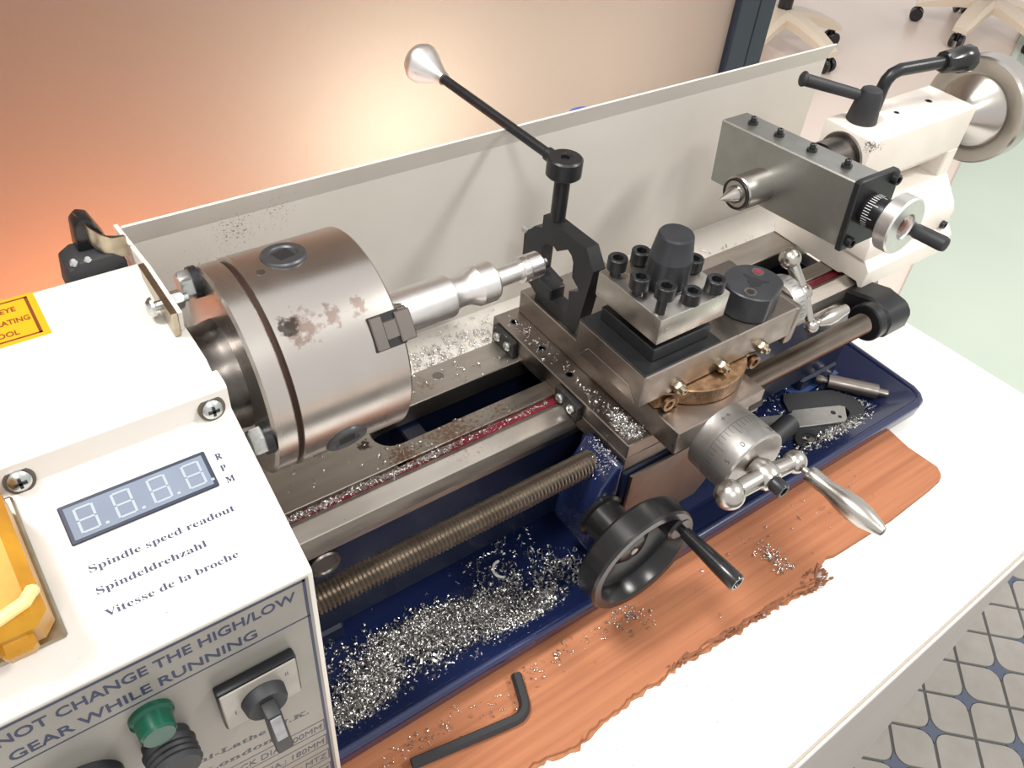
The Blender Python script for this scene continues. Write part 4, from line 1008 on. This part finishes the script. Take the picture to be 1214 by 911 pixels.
swarf('metal_chips', 'bright metal chips scattered round the tools in the tray', [(345, -84, 14, 6, 170, 2), (372, -88, 12, 4, 120, 2), (320, -50, 18, 10, 60, 1), (410, -74, 8, 6, 40, 1), (350, -30, 22, 8, 50, 1), (300, -82, 12, 6, 50, 1), (395, -45, 10, 8, 30, 1)], TF, rn, 1.0, zt)
swarf('metal_chips', 'fine metal chips packed in the red groove of the bed', [(x, -19.5, 8, 1.0, 16, 0.3) for x in range(40, 118, 11)] + [(x, -19.8, 8, 1.1, 85, 0.8) for x in range(-75, 45, 11)], -93, rn, 0.6, lambda x, y: -93 if -22 < y < -17 and x < 114 else None)
swarf('metal_chips', 'sparse metal chips on the flat bed ways beside the chuck', [(-20, 5, 30, 10, 30, 0.3), (60, 31, 30, 8, 36, 0.3), (40, -11, 30, 3, 16, 0.2)], -90, rn, 0.85, lambda x, y: (-89.9 if (19.5 < y < 42 or -16.5 < y < -5 or (x < 5 and -16 < y < 42)) and x < 112 and x > -78 else None))
swarf('metal_chips', 'metal chips lying on the white shelf behind the bed', [(82, 58, 26, 7, 190, 0.5), (60, 52, 18, 5, 110, 0.5), (110, 66, 14, 6, 60, 0.5), (300, 55, 60, 6, 60, 0.3), (20, 60, 30, 9, 60, 0.3)], -99, rn, 0.8, lambda x, y: -100.6 + (y - 43.5) / 38 * 4 + 0.6 if 45 < y < 79 and -75 < x < 440 else None)
swarf('metal_chips', 'clump of metal chips on the saddle beside the compound slide', [(127, -66, 2.4, 5, 150, 2.5), (127, -76, 3, 3, 160, 3), (125, -45, 3, 12, 40, 0.4), (126, 10, 4, 22, 50, 0.3)], -75, rn, 0.8, lambda x, y: -75 if 119 < x < 134 and -83 < y < 49 else None)
swarf('metal_chips', 'fine chips lying on top of the tool post and slides', [(150, -50, 14, 18, 30, 0)], 8, rn, 0.7, lambda x, y: 8 if 127 < x < 174 and -78 < y < -31 and math.hypot(x - 150, y + 55) > 16 else None)
swarf('metal_chips', 'fine bright chips sprinkled on the blue gear housing', [(110, -70, 5, 7, 190, 0.1)], -88, rn, 0.5, lambda x, y: (-88.8 if x > 113 else -89.4 - (113 - x) * 1.667 + 0.6) if 105 < x < 117 and -82 < y < -57 else None)
swarf('metal_chips', 'loose metal chips scattered on the brown cardboard', [(109, -118, 8, 3, 26, 1), (120, -126, 7, 4, 22, 1), (60, -116, 30, 3, 40, 0.5), (-30, -116, 14, 5, 24, 0.5), (228, -141, 4, 9, 60, 0.6), (270, -128, 50, 10, 22, 0.3), (20, -120, 22, 6, 26, 0.3)], CT, rn, 0.9, lambda x, y: CT if y < FY0 - 3 and y > -152 and x > -70 else None)
swarf('metal_chips', 'a few metal chips on the white table top', [(110, -172, 30, 6, 14, 0), (60, -185, 40, 10, 10, 0)], T0, rn, 0.8, lambda x, y: T0 if y < -169 else None)

# single larger chips and strings
Gs = 'long chip strings in the blue tray'
def string(pts, amp, nper, rad, label):
    pts = [Vector(p) for p in pts]; out = []
    tot_ = sum((q - p).length for p, q in zip(pts, pts[1:])); acc = 0
    for p, q in zip(pts, pts[1:]):
        L_ = (q - p).length; n = max(3, int(L_ / 0.8)); d, a, c = basis(q - p)
        for i in range(n):
            s = acc + L_ * i / n; out.append(p.lerp(q, i / n) + a * math.sin(s / nper * 6.28) * amp + c * math.cos(s / nper * 6.28) * amp * 0.5)
        acc += L_
    bm = NB(); tube(bm, out, rad, 5); solo('chip_string', bm, 'chip_steel', label, 'metal chip', sm=60)
zc = TF + 1.6
string([(77, -29, zc), (70, -36, zc), (56, -35, zc), (48, -48, zc), (47, -56, zc)], 0.7, 3.0, 0.35, 'thin wavy metal string running from the leadscrew to the chip heap')
string([(92, -52, zc + 4), (93, -60, zc), (100, -66, zc), (110, -66, zc), (114, -76, zc)], 1.0, 5.0, 0.4, 'long looping metal string near the gear housing')
string([(84, -86, zc), (92, -90, zc), (100, -84, zc)], 1.6, 5.0, 0.4, 'springy metal string beside the handwheel')
bm = NB(); 
tube(bm, [(66 + 6.5 * math.cos(math.radians(a)), -50 + 6.5 * math.sin(math.radians(a)), TF + 1.6) for a in range(80, 260, 15)], [1.0] * 12, 6); solo('pale_curl', bm, 'bottle_white', 'pale C-shaped curl lying above the chip heap', 'shaving')

# ------------------------------------------------------------------ behind: bottle and office chairs
bo = thing('blue_capped_bottle', 'white bottle with a rounded blue cap standing behind the splash guard', 'bottle', (308, 200, T0 + 0.05))
b = NB(); loft(b, (308, 200, T0 + 0.05), (0, 0, 1), [(0, 26), (2, 28), (115, 28), (122, 22), (128, 13), (136, 12)], 40); obj('body', b, 'bottle_white', bo)
b = NB(); loft(b, (308, 200, T0 + 136), (0, 0, 1), [(0, 13), (1, 15), (18, 15), (24, 12), (27, 7), (28, 2)], 32); obj('cap', b, 'blue_cap', bo)

def office_chair(x, y, rot, label):
    z0 = ZF - 12
    t = thing('office_chair', label, 'office chair', (x, y, z0), 'office chairs behind the partition')
    for k in range(5):
        a = math.radians(rot + 72 * k); d = V(math.cos(a), math.sin(a), 0); sd = V(-math.sin(a), math.cos(a), 0); c = V(x, y, z0)
        b = NB(); b2 = NB()
        secs = [(25, 125, 46, 34), (100, 118, 42, 32), (190, 98, 38, 28), (240, 82, 34, 22), (272, 72, 28, 14)]
        rings_ = []
        for (t_, zz, w, h) in secs:
            p = c + d * t_ + V(0, 0, zz); rings_.append([b2.verts.new(p + sd * (w * sx) + V(0, 0, h * sz)) for sx, sz in ((-1, -.6), (-1, .3), (-.6, .8), (.6, .8), (1, .3), (1, -.6))])
        for A, B in zip(rings_, rings_[1:]):
            for i in range(6): b2.faces.new((A[i], A[(i + 1) % 6], B[(i + 1) % 6], B[i]))
        b2.faces.new(rings_[0]); b2.faces.new(rings_[-1]); join(b, b2); lg = obj('leg', b, 'chair_cream', t)
        b = NB()
        for s_ in (-1, 1):
            p = c + d * 255 + V(0, 0, 27); cyl(b, p + sd * (s_ * 8), p + sd * (s_ * 26), 27, seg=24, ch=4)
        cyl(b, c + d * 255 + V(0, 0, 27), c + d * 255 + V(0, 0, 62), 9, seg=12); obj('caster', b, 'black_plastic', lg)
    b = NB(); cyl(b, (x, y, z0 + 90), (x, y, z0 + 150), 46, 40, 28, 4); obj('hub', b, 'chair_cream', t)
    b = NB(); cyl(b, (x, y, z0 + 140), (x, y, z0 + 260), 27, seg=24); cyl(b, (x, y, z0 + 255), (x, y, z0 + 420), 15, seg=20); obj('gas_column', b, 'black_plastic', t)
    b = NB(); box(b, x - 240, x + 240, y - 240, y + 240, z0 + 420, z0 + 490, 28, 3); obj('seat', b, 'seat_fabric', t)
    b = NB(); box(b, x - 220, x + 220, y + 215, y + 265, z0 + 540, z0 + 1000, 20, 3); box(b, x - 30, x + 30, y + 225, y + 262, z0 + 400, z0 + 620, 6); obj('backrest', b, 'seat_fabric', t)
    return t
office_chair(2700, 1785, -90, 'cream-legged office chair on casters beside the dark frame post')
office_chair(3680, 1510, 193, 'cream-legged office chair on casters standing beyond the tailstock')
for o in bpy.data.objects:
    if '_b' in o: del o['_b']
